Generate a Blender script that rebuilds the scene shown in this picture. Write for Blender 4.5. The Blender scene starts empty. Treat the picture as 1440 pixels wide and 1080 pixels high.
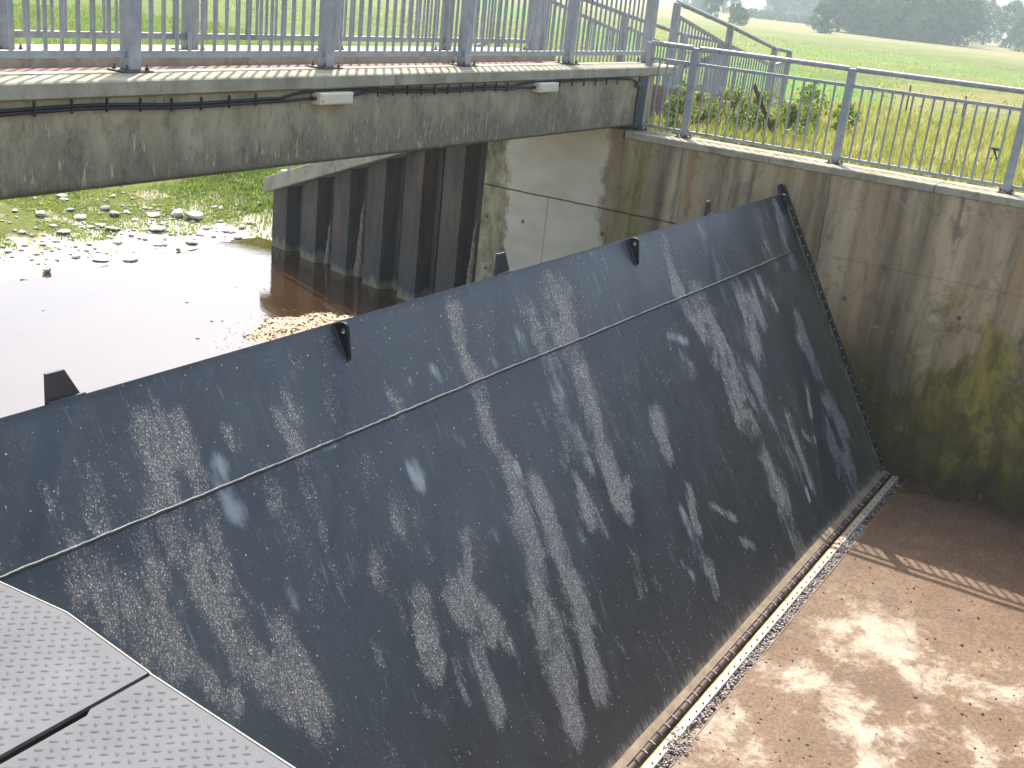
import bpy, bmesh, math, random
import numpy as np
from mathutils import Vector, Matrix
random.seed(7); rng = np.random.default_rng(7)
sc = bpy.context.scene
COL = sc.collection
R = math.radians

# ------------------------------------------------------------------ helpers
class MB:
    """collects boxes, tubes, prisms; build() links them as ONE mesh object"""
    def __init__(s): s.v = []; s.f = []; s.sm = []
    def add(s, vs, fs, smooth=False):
        o = len(s.v); s.v += [tuple(map(float, p)) for p in vs]
        s.f += [tuple(i + o for i in f) for f in fs]; s.sm += [smooth] * len(fs)
    def hexa(s, p):  # 8 points: bottom ring 0-3 (ccw from above), top ring 4-7
        s.add(p, [(3, 2, 1, 0), (4, 5, 6, 7), (0, 1, 5, 4), (1, 2, 6, 5), (2, 3, 7, 6), (3, 0, 4, 7)])
    def box(s, x0, y0, z0, x1, y1, z1):
        s.hexa([(x0, y0, z0), (x1, y0, z0), (x1, y1, z0), (x0, y1, z0), (x0, y0, z1), (x1, y0, z1), (x1, y1, z1), (x0, y1, z1)])
    def bar(s, a, b, w, h, up=(0, 0, 1)):
        a = Vector(a); b = Vector(b); d = (b - a).normalized(); up = Vector(up)
        if abs(d.dot(up)) > .98: up = Vector((0, 1, 0))
        r = d.cross(up).normalized(); u = r.cross(d)
        q = [(-w / 2, -h / 2), (w / 2, -h / 2), (w / 2, h / 2), (-w / 2, h / 2)]
        P = [a + r * x + u * y for x, y in q] + [b + r * x + u * y for x, y in q]
        s.add(P, [(0, 1, 2, 3), (7, 6, 5, 4), (0, 4, 5, 1), (1, 5, 6, 2), (2, 6, 7, 3), (3, 7, 4, 0)])
    def tube(s, pts, r, n=10, caps=True):
        pts = [Vector(p) for p in pts]; rr = r if isinstance(r, (list, tuple)) else [r] * len(pts)
        rings = []
        for i, p in enumerate(pts):
            d = (pts[min(i + 1, len(pts) - 1)] - pts[max(i - 1, 0)]).normalized()
            up = Vector((0, 0, 1)) if abs(d.z) < .9 else Vector((0, 1, 0))
            a = d.cross(up).normalized(); b = a.cross(d)
            rings.append([p + (a * math.cos(t) + b * math.sin(t)) * rr[i] for t in [2 * math.pi * k / n for k in range(n)]])
        vs = [q for rg in rings for q in rg]; fs = []
        for i in range(len(pts) - 1):
            for k in range(n):
                k2 = (k + 1) % n; fs.append((i * n + k, i * n + k2, (i + 1) * n + k2, (i + 1) * n + k))
        s.add(vs, fs, True)
        if caps:
            s.add(rings[0], [tuple(range(n))[::-1]]); s.add(rings[-1], [tuple(range(n))])
    def extrude(s, prof, off):  # prof: list of 3D points (planar polygon), off: vector
        n = len(prof); off = Vector(off); P = [Vector(p) for p in prof]
        s.add(P + [p + off for p in P], [tuple(range(n))[::-1], tuple(range(n, 2 * n))] + [(i, (i + 1) % n, n + (i + 1) % n, n + i) for i in range(n)])
    def build(s, name, m, parent=None, bevel=0, seg=2):
        me = bpy.data.meshes.new(name); me.from_pydata(s.v, [], s.f); me.update()
        me.polygons.foreach_set('use_smooth', s.sm); me.materials.append(m)
        bm = bmesh.new(); bm.from_mesh(me); bmesh.ops.recalc_face_normals(bm, faces=bm.faces); bm.to_mesh(me); bm.free()
        return link(name, me, parent, bevel, seg)
def link(name, me, parent=None, bevel=0, seg=2):
    o = bpy.data.objects.new(name, me); COL.objects.link(o)
    if parent:
        o.parent = parent
        w = Vector((0, 0, 0)); p = parent
        while p: w += p.location; p = p.parent
        o.location = -w
    if bevel:
        b = o.modifiers.new('bevel', 'BEVEL'); b.width = bevel; b.segments = seg; b.limit_method = 'ANGLE'; b.angle_limit = R(40)
    return o
def npmesh(name, V, F, m, parent=None, smooth=False):
    me = bpy.data.meshes.new(name); V = np.asarray(V, np.float32); F = np.asarray(F, np.int32); k = F.shape[1]
    me.vertices.add(len(V)); me.vertices.foreach_set('co', V.ravel())
    me.loops.add(F.size); me.loops.foreach_set('vertex_index', F.ravel())
    me.polygons.add(len(F)); me.polygons.foreach_set('loop_start', np.arange(0, F.size, k, dtype=np.int32))
    me.polygons.foreach_set('loop_total', np.full(len(F), k, np.int32))
    me.update(calc_edges=True); me.validate()
    if smooth: me.polygons.foreach_set('use_smooth', np.ones(len(F), bool))
    me.materials.append(m)
    return link(name, me, parent)
def fattr(o, name, arr):
    a = o.data.attributes.new(name, 'FLOAT', 'POINT'); a.data.foreach_set('value', np.asarray(arr, np.float32).ravel())
def tag(o, label=None, cat=None, group=None, kind=None):
    for k, v in (('label', label), ('category', cat), ('group', group), ('kind', kind)):
        if v: o[k] = v
    return o
def thing(name, loc, label, cat, group=None):
    o = bpy.data.objects.new(name, None); COL.objects.link(o); o.location = loc; o.empty_display_size = .2
    return tag(o, label, cat, group)
def sstep(a, b, x):
    t = np.clip((x - a) / (b - a), 0, 1); return t * t * (3 - 2 * t)
def vnoise(x, y, seed=0):  # smooth value noise, numpy
    x = np.asarray(x, float); y = np.asarray(y, float)
    xi = np.floor(x).astype(np.int64); yi = np.floor(y).astype(np.int64); fx = x - xi; fy = y - yi
    fx = fx * fx * (3 - 2 * fx); fy = fy * fy * (3 - 2 * fy)
    def hsh(i, j):
        h = (i * 374761393 + j * 668265263 + seed * 974711) & 0x7fffffff
        h = ((h ^ (h >> 13)) * 1274126177) & 0x7fffffff; h = h ^ (h >> 16)
        return (h & 0xffff) / 65535.
    return (hsh(xi, yi) * (1 - fx) + hsh(xi + 1, yi) * fx) * (1 - fy) + (hsh(xi, yi + 1) * (1 - fx) + hsh(xi + 1, yi + 1) * fx) * fy

# ------------------------------------------------------------------ materials
class M:
    def __init__(s, name, rough=.8, metal=0., spec=.5, ior=None):
        s.m = bpy.data.materials.new(name); s.m.use_nodes = True; s.nt = s.m.node_tree
        s.b = s.nt.nodes['Principled BSDF']; s.b.inputs['Roughness'].default_value = rough
        s.b.inputs['Metallic'].default_value = metal; s.b.inputs['Specular IOR Level'].default_value = spec
        if ior: s.b.inputs['IOR'].default_value = ior
        s._pos = None
    def N(s, t): return s.nt.nodes.new(t)
    def L(s, a, b): s.nt.links.new(a, b)
    def put(s, inp, v):
        if hasattr(v, 'is_output'): s.L(v, inp)
        elif isinstance(v, (tuple, list)) and len(v) == 3 and inp.type == 'RGBA': inp.default_value = (*v, 1)
        else: inp.default_value = v
    def pos(s):
        if s._pos is None: s._pos = s.N('ShaderNodeNewGeometry').outputs['Position']
        return s._pos
    def obj(s): return s.N('ShaderNodeTexCoord').outputs['Object']
    def rnd(s): return s.N('ShaderNodeObjectInfo').outputs['Random']
    def xyz(s, v=None):
        n = s.N('ShaderNodeSeparateXYZ'); s.L(v or s.pos(), n.inputs[0]); return n.outputs
    def map(s, v=None, sc=(1, 1, 1), loc=(0, 0, 0)):
        n = s.N('ShaderNodeMapping'); s.L(v or s.pos(), n.inputs['Vector']); n.inputs['Scale'].default_value = sc; n.inputs['Location'].default_value = loc
        return n.outputs[0]
    def noise(s, scale=5, v=None, det=4, ro=.55, dist=0):
        n = s.N('ShaderNodeTexNoise'); s.L(v or s.pos(), n.inputs['Vector']); n.inputs['Scale'].default_value = scale
        n.inputs['Detail'].default_value = det; n.inputs['Roughness'].default_value = ro; n.inputs['Distortion'].default_value = dist
        return n.outputs['Fac']
    def vor(s, scale=5, v=None, feat='F1', rand=1):
        n = s.N('ShaderNodeTexVoronoi'); n.feature = feat; s.L(v or s.pos(), n.inputs['Vector']); n.inputs['Scale'].default_value = scale
        n.inputs['Randomness'].default_value = rand
        return n.outputs['Distance'], n.outputs.get('Color')
    def ramp(s, fac, stops, interp='LINEAR'):
        n = s.N('ShaderNodeValToRGB'); cr = n.color_ramp; cr.interpolation = interp
        while len(cr.elements) < len(stops): cr.elements.new(.5)
        for e, (p, c) in zip(cr.elements, stops):
            e.position = p; e.color = (*c, 1) if isinstance(c, (tuple, list)) else (c, c, c, 1)
        s.put(n.inputs[0], fac); return n.outputs[0]
    def mr(s, v, a, b, c=0., d=1., smooth=True):
        n = s.N('ShaderNodeMapRange'); n.interpolation_type = 'SMOOTHSTEP' if smooth else 'LINEAR'
        for i, q in enumerate((v, a, b, c, d)): s.put(n.inputs[i], q)
        return n.outputs[0]
    def mix(s, f, a, b, mode='MIX'):
        n = s.N('ShaderNodeMix'); n.data_type = 'RGBA'; n.blend_type = mode; n.clamp_factor = True
        s.put(n.inputs['Factor'], f); s.put(n.inputs[6], a); s.put(n.inputs[7], b); return n.outputs[2]
    def ma(s, op, a, b=0., c=None):
        n = s.N('ShaderNodeMath'); n.operation = op; s.put(n.inputs[0], a); s.put(n.inputs[1], b)
        if c is not None: s.put(n.inputs[2], c)
        return n.outputs[0]
    def attr(s, name):
        n = s.N('ShaderNodeAttribute'); n.attribute_name = name; return n.outputs['Fac']
    def bump(s, h, st=.3, dist=.01):
        n = s.N('ShaderNodeBump'); n.inputs['Strength'].default_value = st; n.inputs['Distance'].default_value = dist
        s.L(h, n.inputs['Height']); s.L(n.outputs[0], s.b.inputs['Normal'])
    def col(s, c): s.put(s.b.inputs['Base Color'], c); return s
    def rough(s, r): s.put(s.b.inputs['Roughness'], r)

def m_simple(name, c1, c2, scale=8, rough=.7, metal=0, bump=.15, spec=.4, stretch=(1, 1, 1)):
    m = M(name, rough, metal, spec)
    n = m.noise(scale, m.map(sc=stretch), 5, .6)
    m.col(m.ramp(n, [(.3, c1), (.7, c2)]))
    if bump: m.bump(m.noise(scale * 6, None, 3), bump, .004)
    return m.m

# galvanised steel: zinc grey with mottling
def mk_galv():
    m = M('galvanised_steel', .5, .0, .5)
    n = m.noise(9, None, 5, .65); d = m.noise(2.2, m.map(sc=(1, 1, .35)), 4)
    c = m.ramp(n, [(.3, (.245, .262, .272)), (.7, (.385, .40, .405))])
    c = m.mix(m.mr(d, .52, .72), c, (.20, .21, .215))
    m.col(c); m.b.inputs['Metallic'].default_value = .1; m.bump(m.noise(60, None, 2), .1, .002)
    return m.m
GALV = mk_galv()
BOLT = m_simple('weathered_bolt', (.07, .055, .045), (.18, .14, .11), 30, .6, .3)
BOLTPALE = m_simple('pale_bolt', (.35, .32, .27), (.6, .57, .5), 40, .5, .2)
RUBBER = m_simple('black_rubber', (.008, .008, .008), (.03, .03, .025), 12, .45, 0, .2)
BLACK = m_simple('black_painted_steel', (.006, .006, .007), (.018, .018, .02), 14, .3, 0, .1)
CABLE = m_simple('cable_sheath', (.012, .011, .013), (.03, .027, .03), 15, .5, 0, 0)
CREAM = m_simple('cream_plastic', (.66, .60, .42), (.76, .70, .52), 6, .45, 0, .05)
RUST = m_simple('rusty_iron', (.07, .022, .012), (.17, .07, .035), 12, .9, 0, .4)
BLUESTEEL = m_simple('dark_steel_plate', (.045, .055, .07), (.085, .1, .12), 5, .45, .2, .1)
DECK = m_simple('red_chippings', (.10, .045, .04), (.42, .27, .25), 70, .9, 0, .6)
TIMBER = m_simple('weathered_timber', (.07, .055, .045), (.17, .14, .11), 9, .85, 0, .4, stretch=(1, 1, .3))

# chequer plate steel
def mk_plate():
    m = M('chequer_plate_steel', .65, 0, .12)
    n = m.noise(5, None, 5, .65); f = m.noise(55, None, 3)
    c = m.ramp(n, [(.3, (.09, .091, .095)), (.7, (.15, .151, .156))])
    c = m.mix(m.ma('MULTIPLY', m.mr(f, .55, .75), .35), c, (.11, .105, .105))
    r = m.mr(m.noise(11, m.map(loc=(3, 1, 0)), 5, .7), .64, .76)
    c = m.mix(m.ma('MULTIPLY', r, .6), c, (.22, .12, .06))
    w = m.mr(m.noise(23, m.map(loc=(9, 2, 0)), 6, .75), .68, .74)
    c = m.mix(m.ma('MULTIPLY', w, .8), c, (.5, .5, .5))
    m.col(c); m.rough(m.mr(n, .3, .7, .55, .7)); m.bump(f, .08, .001)
    return m.m
PLATE = mk_plate()

# far channel wall
def mk_wall():
    m = M('stained_concrete', .88, 0, .3)
    X, Y, Z = m.xyz()
    st = m.noise(2.6, m.map(sc=(1, 1.0, .10)), 6, .62, .35)
    st2 = m.noise(7.5, m.map(sc=(1, 1.0, .07), loc=(0, 4, 0)), 5, .62, .2)
    blot = m.noise(1.1, None, 6, .62); fine = m.noise(38, None, 4, .7)
    c = m.ramp(st, [(.26, (0.143, 0.1124, 0.06322)), (.42, (0.3361, 0.251, 0.1422)), (.56, (0.4862, 0.3765, 0.2266)), (.74, (0.6292, 0.5087, 0.3161))])
    c = m.mix(m.ma('MULTIPLY', m.mr(st2, .47, .68), .75), c, (0.1645, 0.1321, 0.07903))
    c = m.mix(m.ma('MULTIPLY', m.mr(m.noise(3.1, m.map(sc=(1, 1, .06), loc=(0, 9, 0)), 4), .58, .7), .6), c, (0.5148, 0.2907, 0.1264))
    # runs of known colour below the coping (position along the wall)
    wob = m.ma('ADD', Y, m.mr(m.noise(3, m.map(sc=(1, 1, .35)), 4), 0, 1, -.28, .28, False))
    def band(a, w, colr, amt, z0=-9., z1=1.):
        nonlocal c
        k = m.mr(m.ma('ABSOLUTE', m.ma('SUBTRACT', wob, a)), 0, w, 1, 0)
        k = m.ma('MULTIPLY', k, m.mr(Z, z0 - .2, z0 + .2)) if z0 > -8 else k
        c = m.mix(m.ma('MULTIPLY', k, m.mr(st2, .3, .62, amt * .55, amt)), c, colr)
    band(5.95, .16, (0.2217, 0.185, 0.04742), .8); band(5.62, .16, (0.1216, 0.1057, 0.07376), .7); band(5.25, .14, (0.4862, 0.2774, 0.1264), .6)
    band(4.95, .18, (0.143, 0.1124, 0.06322), .7); band(4.35, .2, (0.5148, 0.3964, 0.2424), .6); band(3.1, .22, (0.429, 0.2907, 0.1475), .6); band(2.55, .25, (0.143, 0.1189, 0.06849), .6)
    band(1.85, .3, (0.5148, 0.37, 0.2266), .6); band(1.1, .3, (0.4719, 0.37, 0.2213), .6)
    # moss on the lower wall and in the gate corner
    mz = m.ma('ADD', Z, m.mr(m.noise(1.5, m.map(sc=(1, 1, .55)), 6, .65, .5), .25, .75, -1.15, 1.15, False))
    moss = m.mr(mz, -1.35, -2.15)
    mn = m.noise(3.4, m.map(sc=(1, 1, .5)), 6, .7, .4)
    mc = m.ramp(mn, [(.3, (0.0495, 0.0437, 0.01599)), (.45, (0.132, 0.1144, 0.0254)), (.58, (0.275, 0.2341, 0.04234)), (.75, (0.44, 0.3641, 0.1599))])
    nearg = m.mr(Y, 3.6, -.6, .25, 1)
    c = m.mix(m.ma('MULTIPLY', m.ma('MULTIPLY', moss, .92), m.mr(Y, 5.5, 3.2)), c, mc)
    low = m.mr(m.ma('ADD', Z, m.mr(blot, .3, .7, -.35, .35, False)), -2.35, -3.1)
    c = m.mix(m.ma('MULTIPLY', low, .8), c, (0.0429, 0.037, 0.01475))
    edge = m.mr(m.ma('ADD', m.ma('SUBTRACT', Y, m.ma('MULTIPLY', Z, .6)), m.mr(st2, .3, .7, -.25, .25, False)), 4.75, 4.15)
    corner = m.ma('MULTIPLY', m.mr(Y, 1.5, 2.6), m.mr(Z, -1.0, -2.4))
    c = m.mix(m.ma('MULTIPLY', corner, .75), c, (0.05005, 0.04361, 0.01475))
    c = m.mix(m.ma('MULTIPLY', m.mr(fine, .57, .72), .55), c, (0.07865, 0.06607, 0.04215))
    c = m.mix(m.ma('MULTIPLY', m.mr(m.noise(26, m.map(loc=(0, 7, 3)), 3), .66, .78), .16), c, (0.715, 0.621, 0.4215))
    bl = m.noise(4.5, m.map(sc=(1, 1, .7), loc=(0, 2, 6)), 9, .76, .4)
    c = m.mix(m.ma('MULTIPLY', m.mr(bl, .5, .68), .55), c, (0.085, 0.0765, 0.05824))
    c = m.mix(m.ma('MULTIPLY', m.mr(bl, .42, .30), .35), c, (0.5, 0.459, 0.4032))
    # clean pale cast section under the bridge with weathered margins
    yw = m.ma('ADD', Y, m.mr(m.noise(5, m.map(sc=(1, 1, .6)), 6, .7), .2, .8, -.16, .16, False))
    yw = m.ma('ADD', yw, m.ma('MULTIPLY', Z, -.06))
    pale = m.ma('MULTIPLY', m.mr(yw, 6.38, 6.50), m.mr(yw, 7.92, 7.84))
    pc = m.ramp(m.noise(3.5, m.map(sc=(1, .5, 1)), 6, .6), [(.25, (0.572, 0.5098, 0.3669)), (.55, (0.693, 0.6294, 0.4751)), (.8, (0.77, 0.7023, 0.541))])
    pc = m.mix(m.ma('MULTIPLY', m.mr(m.noise(1.6, m.map(sc=(1, .6, 1.4), loc=(0, 0, 5)), 5), .55, .72), .4), pc, (0.484, 0.4162, 0.2916))
    c = m.mix(pale, c, pc)
    mar = m.mr(Y, 7.72, 7.9)
    mcx = m.ramp(m.noise(7, m.map(sc=(1, 1, .4)), 7, .75), [(.35, (0.143, 0.1256, 0.07376)), (.5, (0.3432, 0.3039, 0.1791)), (.62, (0.5148, 0.4625, 0.2845)), (.72, (0.2717, 0.251, 0.09483))])
    c = m.mix(m.ma('MULTIPLY', mar, m.ma('SUBTRACT', 1, pale)), c, mcx)
    # cast joints
    zj = m.ma('ADD', Z, m.mr(m.noise(2.5, None, 3), .3, .7, -.006, .006, False))
    j = m.mr(m.ma('ABSOLUTE', m.ma('ADD', zj, .985)), .006, .014, 1, 0)
    j2 = m.ma('MULTIPLY', m.mr(m.ma('ABSOLUTE', m.ma('SUBTRACT', Y, m.ma('ADD', 3.57, m.ma('MULTIPLY', m.noise(3, None, 3), .08)))), .004, .010, 1, 0), m.mr(Z, -1.35, -1.15))
    j3 = m.ma('MULTIPLY', m.mr(m.ma('ABSOLUTE', m.ma('SUBTRACT', Y, 7.16)), .003, .009, 1, 0), m.mr(Z, -.985, -.99))
    jj = m.ma('MULTIPLY', m.ma('MAXIMUM', m.ma('MAXIMUM', m.ma('MULTIPLY', j, m.ma('MULTIPLY', m.mr(m.noise(1.3, m.map(loc=(0, 3, 0)), 3), .36, .5), m.mr(Y, 2.6, 5.2, .22, 1))), m.ma('MULTIPLY', j2, .6)), m.ma('MULTIPLY', j3, .6)), .85)
    c = m.mix(jj, c, (0.05005, 0.03964, 0.02318))
    for ty, tz in ((8.06, -1.41), (7.5, -1.37), (6.33, -1.3), (6.33, -2.0), (8.0, -2.1), (1.95, -1.35), (3.2, -1.42)):
        dd = m.ma('SQRT', m.ma('ADD', m.ma('POWER', m.ma('SUBTRACT', Y, ty), 2.), m.ma('POWER', m.ma('SUBTRACT', Z, tz), 2.)))
        c = m.mix(m.ma('MULTIPLY', m.mr(m.ma('ADD', dd, m.ma('MULTIPLY', fine, .012)), .022, .042, 1, 0), .8), c, (0.06, 0.0561, 0.0504))
    m.col(c); m.rough(m.mr(low, 0, 1, .9, .5))
    h = m.ma('ADD', m.ma('MULTIPLY', fine, .7), m.ma('MULTIPLY', m.noise(6, None, 7, .7), .8)); m.bump(m.ma('SUBTRACT', h, jj), .5, .015)
    return m.m
WALL = mk_wall()

def mk_bridge():
    m = M('bridge_concrete', .88, 0, .3)
    X, Y, Z = m.xyz()
    st = m.noise(3.2, m.map(sc=(1, 1, .35)), 6, .65, .2); fine = m.noise(34, m.map(sc=(1, 1, .55)), 4, .7)
    c = m.ramp(st, [(.28, (0.2688, 0.2294, 0.1388)), (.5, (0.3965, 0.341, 0.2105)), (.72, (0.4973, 0.434, 0.2727))])
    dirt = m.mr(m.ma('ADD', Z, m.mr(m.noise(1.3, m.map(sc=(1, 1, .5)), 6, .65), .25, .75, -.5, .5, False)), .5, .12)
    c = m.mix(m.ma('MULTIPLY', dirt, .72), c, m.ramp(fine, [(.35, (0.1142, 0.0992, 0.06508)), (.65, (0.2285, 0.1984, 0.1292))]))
    bl = m.noise(6.5, m.map(sc=(1, 1, .6), loc=(3, 2, 6)), 9, .78, .3)
    c = m.mix(m.ma('MULTIPLY', m.mr(bl, .49, .66), .5), c, (.10, .092, .068))
    c = m.mix(m.ma('MULTIPLY', m.mr(bl, .44, .32), .4), c, (.48, .45, .36))
    fleck = m.ma('MULTIPLY', m.mr(m.noise(22, m.map(sc=(1.4, 1, .28)), 3, .6), .60, .70), m.mr(dirt, .2, .7))
    c = m.mix(m.ma('MULTIPLY', fleck, .7), c, (0.6182, 0.558, 0.3732))
    dk = m.mr(m.noise(30, m.map(sc=(1.3, 1, .22), loc=(5, 0, 0)), 4, .7), .57, .7)
    c = m.mix(m.ma('MULTIPLY', dk, .6), c, (0.09408, 0.07936, 0.04976))
    spot = m.mr(m.noise(4.2, m.map(loc=(2.2, 0, 8)), 3), .73, .78)
    c = m.mix(m.ma('MULTIPLY', spot, .7), c, (0.5107, 0.2728, 0.06699))
    pour = m.mr(m.ma('ABSOLUTE', m.ma('SUBTRACT', X, m.ma('ADD', 5.62, m.ma('MULTIPLY', st, .05)))), .004, .02, .25, 0)
    c = m.mix(pour, c, (0.1613, 0.1364, 0.08613))
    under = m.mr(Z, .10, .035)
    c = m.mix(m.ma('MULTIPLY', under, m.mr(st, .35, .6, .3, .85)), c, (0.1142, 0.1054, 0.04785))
    m.col(c); m.bump(m.ma('ADD', fine, m.noise(9, None, 5)), .4, .008)
    return m.m
BRIDGE = mk_bridge()

def mk_curb(name, moss=.5):
    m = M(name, .9, 0, .3)
    X, Y, Z = m.xyz()
    n = m.noise(4, None, 6, .65); f = m.noise(42, None, 4, .7)
    c = m.ramp(n, [(.28, (.27, .25, .17)), (.55, (.40, .37, .265)), (.75, (.47, .44, .335))])
    c = m.mix(m.ma('MULTIPLY', m.mr(m.noise(1.7, m.map(loc=(4, 0, 0)), 6, .7), .52, .7), moss), c, (.15, .14, .07))
    c = m.mix(m.ma('MULTIPLY', m.mr(m.noise(6, m.map(sc=(1, 1, .3), loc=(8, 3, 0)), 6, .7), .54, .68), .6), c, (.13, .12, .09))
    c = m.mix(m.ma('MULTIPLY', m.mr(f, .56, .7), .4), c, (.14, .13, .1))
    m.col(c); m.bump(m.ma('ADD', f, n), .35, .006)
    return m.m
CURB = mk_curb('kerb_concrete'); COPING = mk_curb('coping_concrete', .75); CAP = mk_curb('capping_concrete', .25)

def mk_gate():
    m = M('gate_paint', .4, 0, .5)
    uv = m.N('ShaderNodeUVMap').outputs[0]
    U, V, _ = m.xyz(uv)
    dep = m.attr('deposit'); chalk = m.attr('chalk')
    n1 = m.noise(1.6, m.map(uv, (1, .5, 1)), 5, .6); n2 = m.noise(14, m.map(uv, (1, .22, 1)), 5, .65)
    c = m.ramp(n1, [(.3, (.028, .0345, .038)), (.55, (.039, .048, .052)), (.75, (.058, .070, .075))])
    c = m.mix(m.ma('MULTIPLY', m.mr(n2, .5, .75), .4), c, (.075, .09, .095))
    c = m.mix(m.ma('MULTIPLY', m.mr(m.noise(5, m.map(uv, (1, .4, 1), (3, 3, 0)), 5, .7), .55, .75), .5), c, (.033, .027, .024))
    c = m.mix(m.ma('MULTIPLY', m.mr(m.ma('ADD', V, m.mr(n1, .3, .7, -.4, .4, False)), 1.7, .5), .55), c, (.037, .036, .037))
    # chalky bloom
    cn = m.noise(9, m.map(uv, (1, .35, 1)), 6, .7)
    ck = m.ma('MULTIPLY', m.mr(m.ma('ADD', chalk, m.ma('MULTIPLY', m.ma('SUBTRACT', cn, .5), 2.6)), .35, 1.25), .75)
    scratch = m.ma('MULTIPLY', m.mr(m.noise(26, m.map(uv, (1, .1, 1), (7, 0, 0)), 4, .6), .62, .74), .28)
    c = m.mix(m.ma('MAXIMUM', ck, scratch), c, (.32, .355, .37))
    # crusty grit left by dried silt
    ed = m.noise(6.5, m.map(uv, (1, .36, 1), (1, 6, 0)), 9, .76, .6)
    k = m.mr(m.ma('ADD', m.ma('MULTIPLY', dep, .84), m.ma('MULTIPLY', m.ma('SUBTRACT', ed, .5), 3.0)), .2, .92)
    faint = m.mr(m.noise(3.2, m.map(uv, (1, .42, 1), (11, 2, 0)), 9, .76, .6), .54, .76, 0, .40)
    k = m.ma('MAXIMUM', k, faint)
    d1, c1 = m.vor(210, m.map(uv, (1, .8, 1))); rv = m.xyz(c1)
    d3, c3 = m.vor(85, m.map(uv, (1, .8, 1), (4, 4, 0))); r3 = m.xyz(c3)
    on1 = m.mr(m.ma('SUBTRACT', m.ma('MULTIPLY', k, .74), rv[0]), -.03, .03)
    on3 = m.ma('MULTIPLY', m.mr(m.ma('SUBTRACT', m.ma('MULTIPLY', k, .30), r3[0]), -.02, .02), m.mr(d3, .3, .42, 1, 0))
    on = m.ma('MAXIMUM', on1, on3)
    grit = m.ramp(rv[1], [(0, (.075, .079, .075)), (.45, (.14, .143, .133)), (.8, (.255, .255, .235)), (1, (.52, .515, .48))])
    und = m.mix(m.ma('MULTIPLY', k, .35), c, (.17, .175, .165))
    c = m.mix(on, und, grit)
    # isolated specks
    d2, c2 = m.vor(21, uv); r2 = m.xyz(c2)
    sp = m.ma('MULTIPLY', m.mr(d2, .07, .11, 1, 0), m.ma('GREATER_THAN', m.ma('ADD', r2[0], m.ma('MULTIPLY', m.noise(.9, m.map(uv, loc=(5, 5, 0)), 3), .9)), 1.08))
    c = m.mix(m.ma('MULTIPLY', sp, .9), c, m.mix(r2[1], (.55, .52, .42), (.75, .73, .68)))
    # silt line along the hinge, green slime by the side seal
    sv = m.ma('ADD', V, m.mr(m.noise(40, m.map(uv, (1, .12, 1)), 5, .7), .2, .8, -.10, .10, False))
    silt = m.mr(sv, .15, .02)
    c = m.mix(m.ma('MULTIPLY', silt, .9), c, m.ramp(n2, [(.3, (.27, .23, .155)), (.7, (.41, .355, .25))]))
    slime = m.ma('MULTIPLY', m.mr(U, 11.7, 12.75), m.mr(V, 3.1, 1.2))
    c = m.mix(m.ma('MULTIPLY', slime, m.mr(m.noise(6, m.map(uv, (1.5, .3, 1)), 5, .7), .40, .62, .2, .75)), c, (.15, .145, .075))
    m.col(c)
    m.rough(m.ma('ADD', m.mr(k, 0, 1, .34, .8), m.mr(n2, .3, .7, -.06, .1, False)))
    h = m.ma('ADD', m.ma('MULTIPLY', on, m.ma('SUBTRACT', 1, d1)), m.ma('MULTIPLY', n1, .6)); m.bump(h, .35, .006)
    return m.m
GATE = mk_gate()
GATEP = m_simple('gate_paint_plain', (.03, .036, .042), (.055, .06, .068), 9, .4, 0, .1)
WELD = m_simple('weld_bead_paint', (.022, .026, .03), (.045, .052, .058), 25, .4, 0, .5)

def mk_pile():
    m = M('sheet_pile_steel', .75, 0, .35)
    X, Y, Z = m.xyz()
    n = m.noise(3, m.map(sc=(1.5, 1.5, .3)), 6, .65); f = m.noise(26, m.map(sc=(1, 1, .25)), 4, .7)
    c = m.ramp(n, [(.3, (0.04862, 0.0399, 0.03202)), (.55, (0.09724, 0.08265, 0.06537)), (.75, (0.1401, 0.1212, 0.09338))])
    c = m.mix(m.ma('MULTIPLY', m.mr(m.noise(1.7, m.map(sc=(2, 2, .5), loc=(3, 1, 2)), 6, .7), .52, .68), .55), c, (0.2145, 0.1069, 0.05603))
    c = m.mix(m.ma('MULTIPLY', m.mr(f, .55, .72), .4), c, (0.1716, 0.1497, 0.1267))
    # tide mark: pale silt just above the water
    z2 = m.ma('ADD', Z, m.mr(n, .3, .7, -.14, .14, False))
    c = m.mix(m.ma('MULTIPLY', m.mr(z2, -2.1, -2.45), .5), c, (0.07436, 0.07125, 0.06937))
    c = m.mix(m.ma('MULTIPLY', m.mr(z2, -2.78, -2.93), .7), c, (0.3146, 0.2707, 0.1667))
    m.col(c); m.bump(m.ma('ADD', n, f), .4, .01)
    return m.m
PILE = mk_pile()
CRUST = m_simple('seepage_crust', (.15, .125, .085), (.50, .42, .31), 24, .9, 0, .6)

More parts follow.
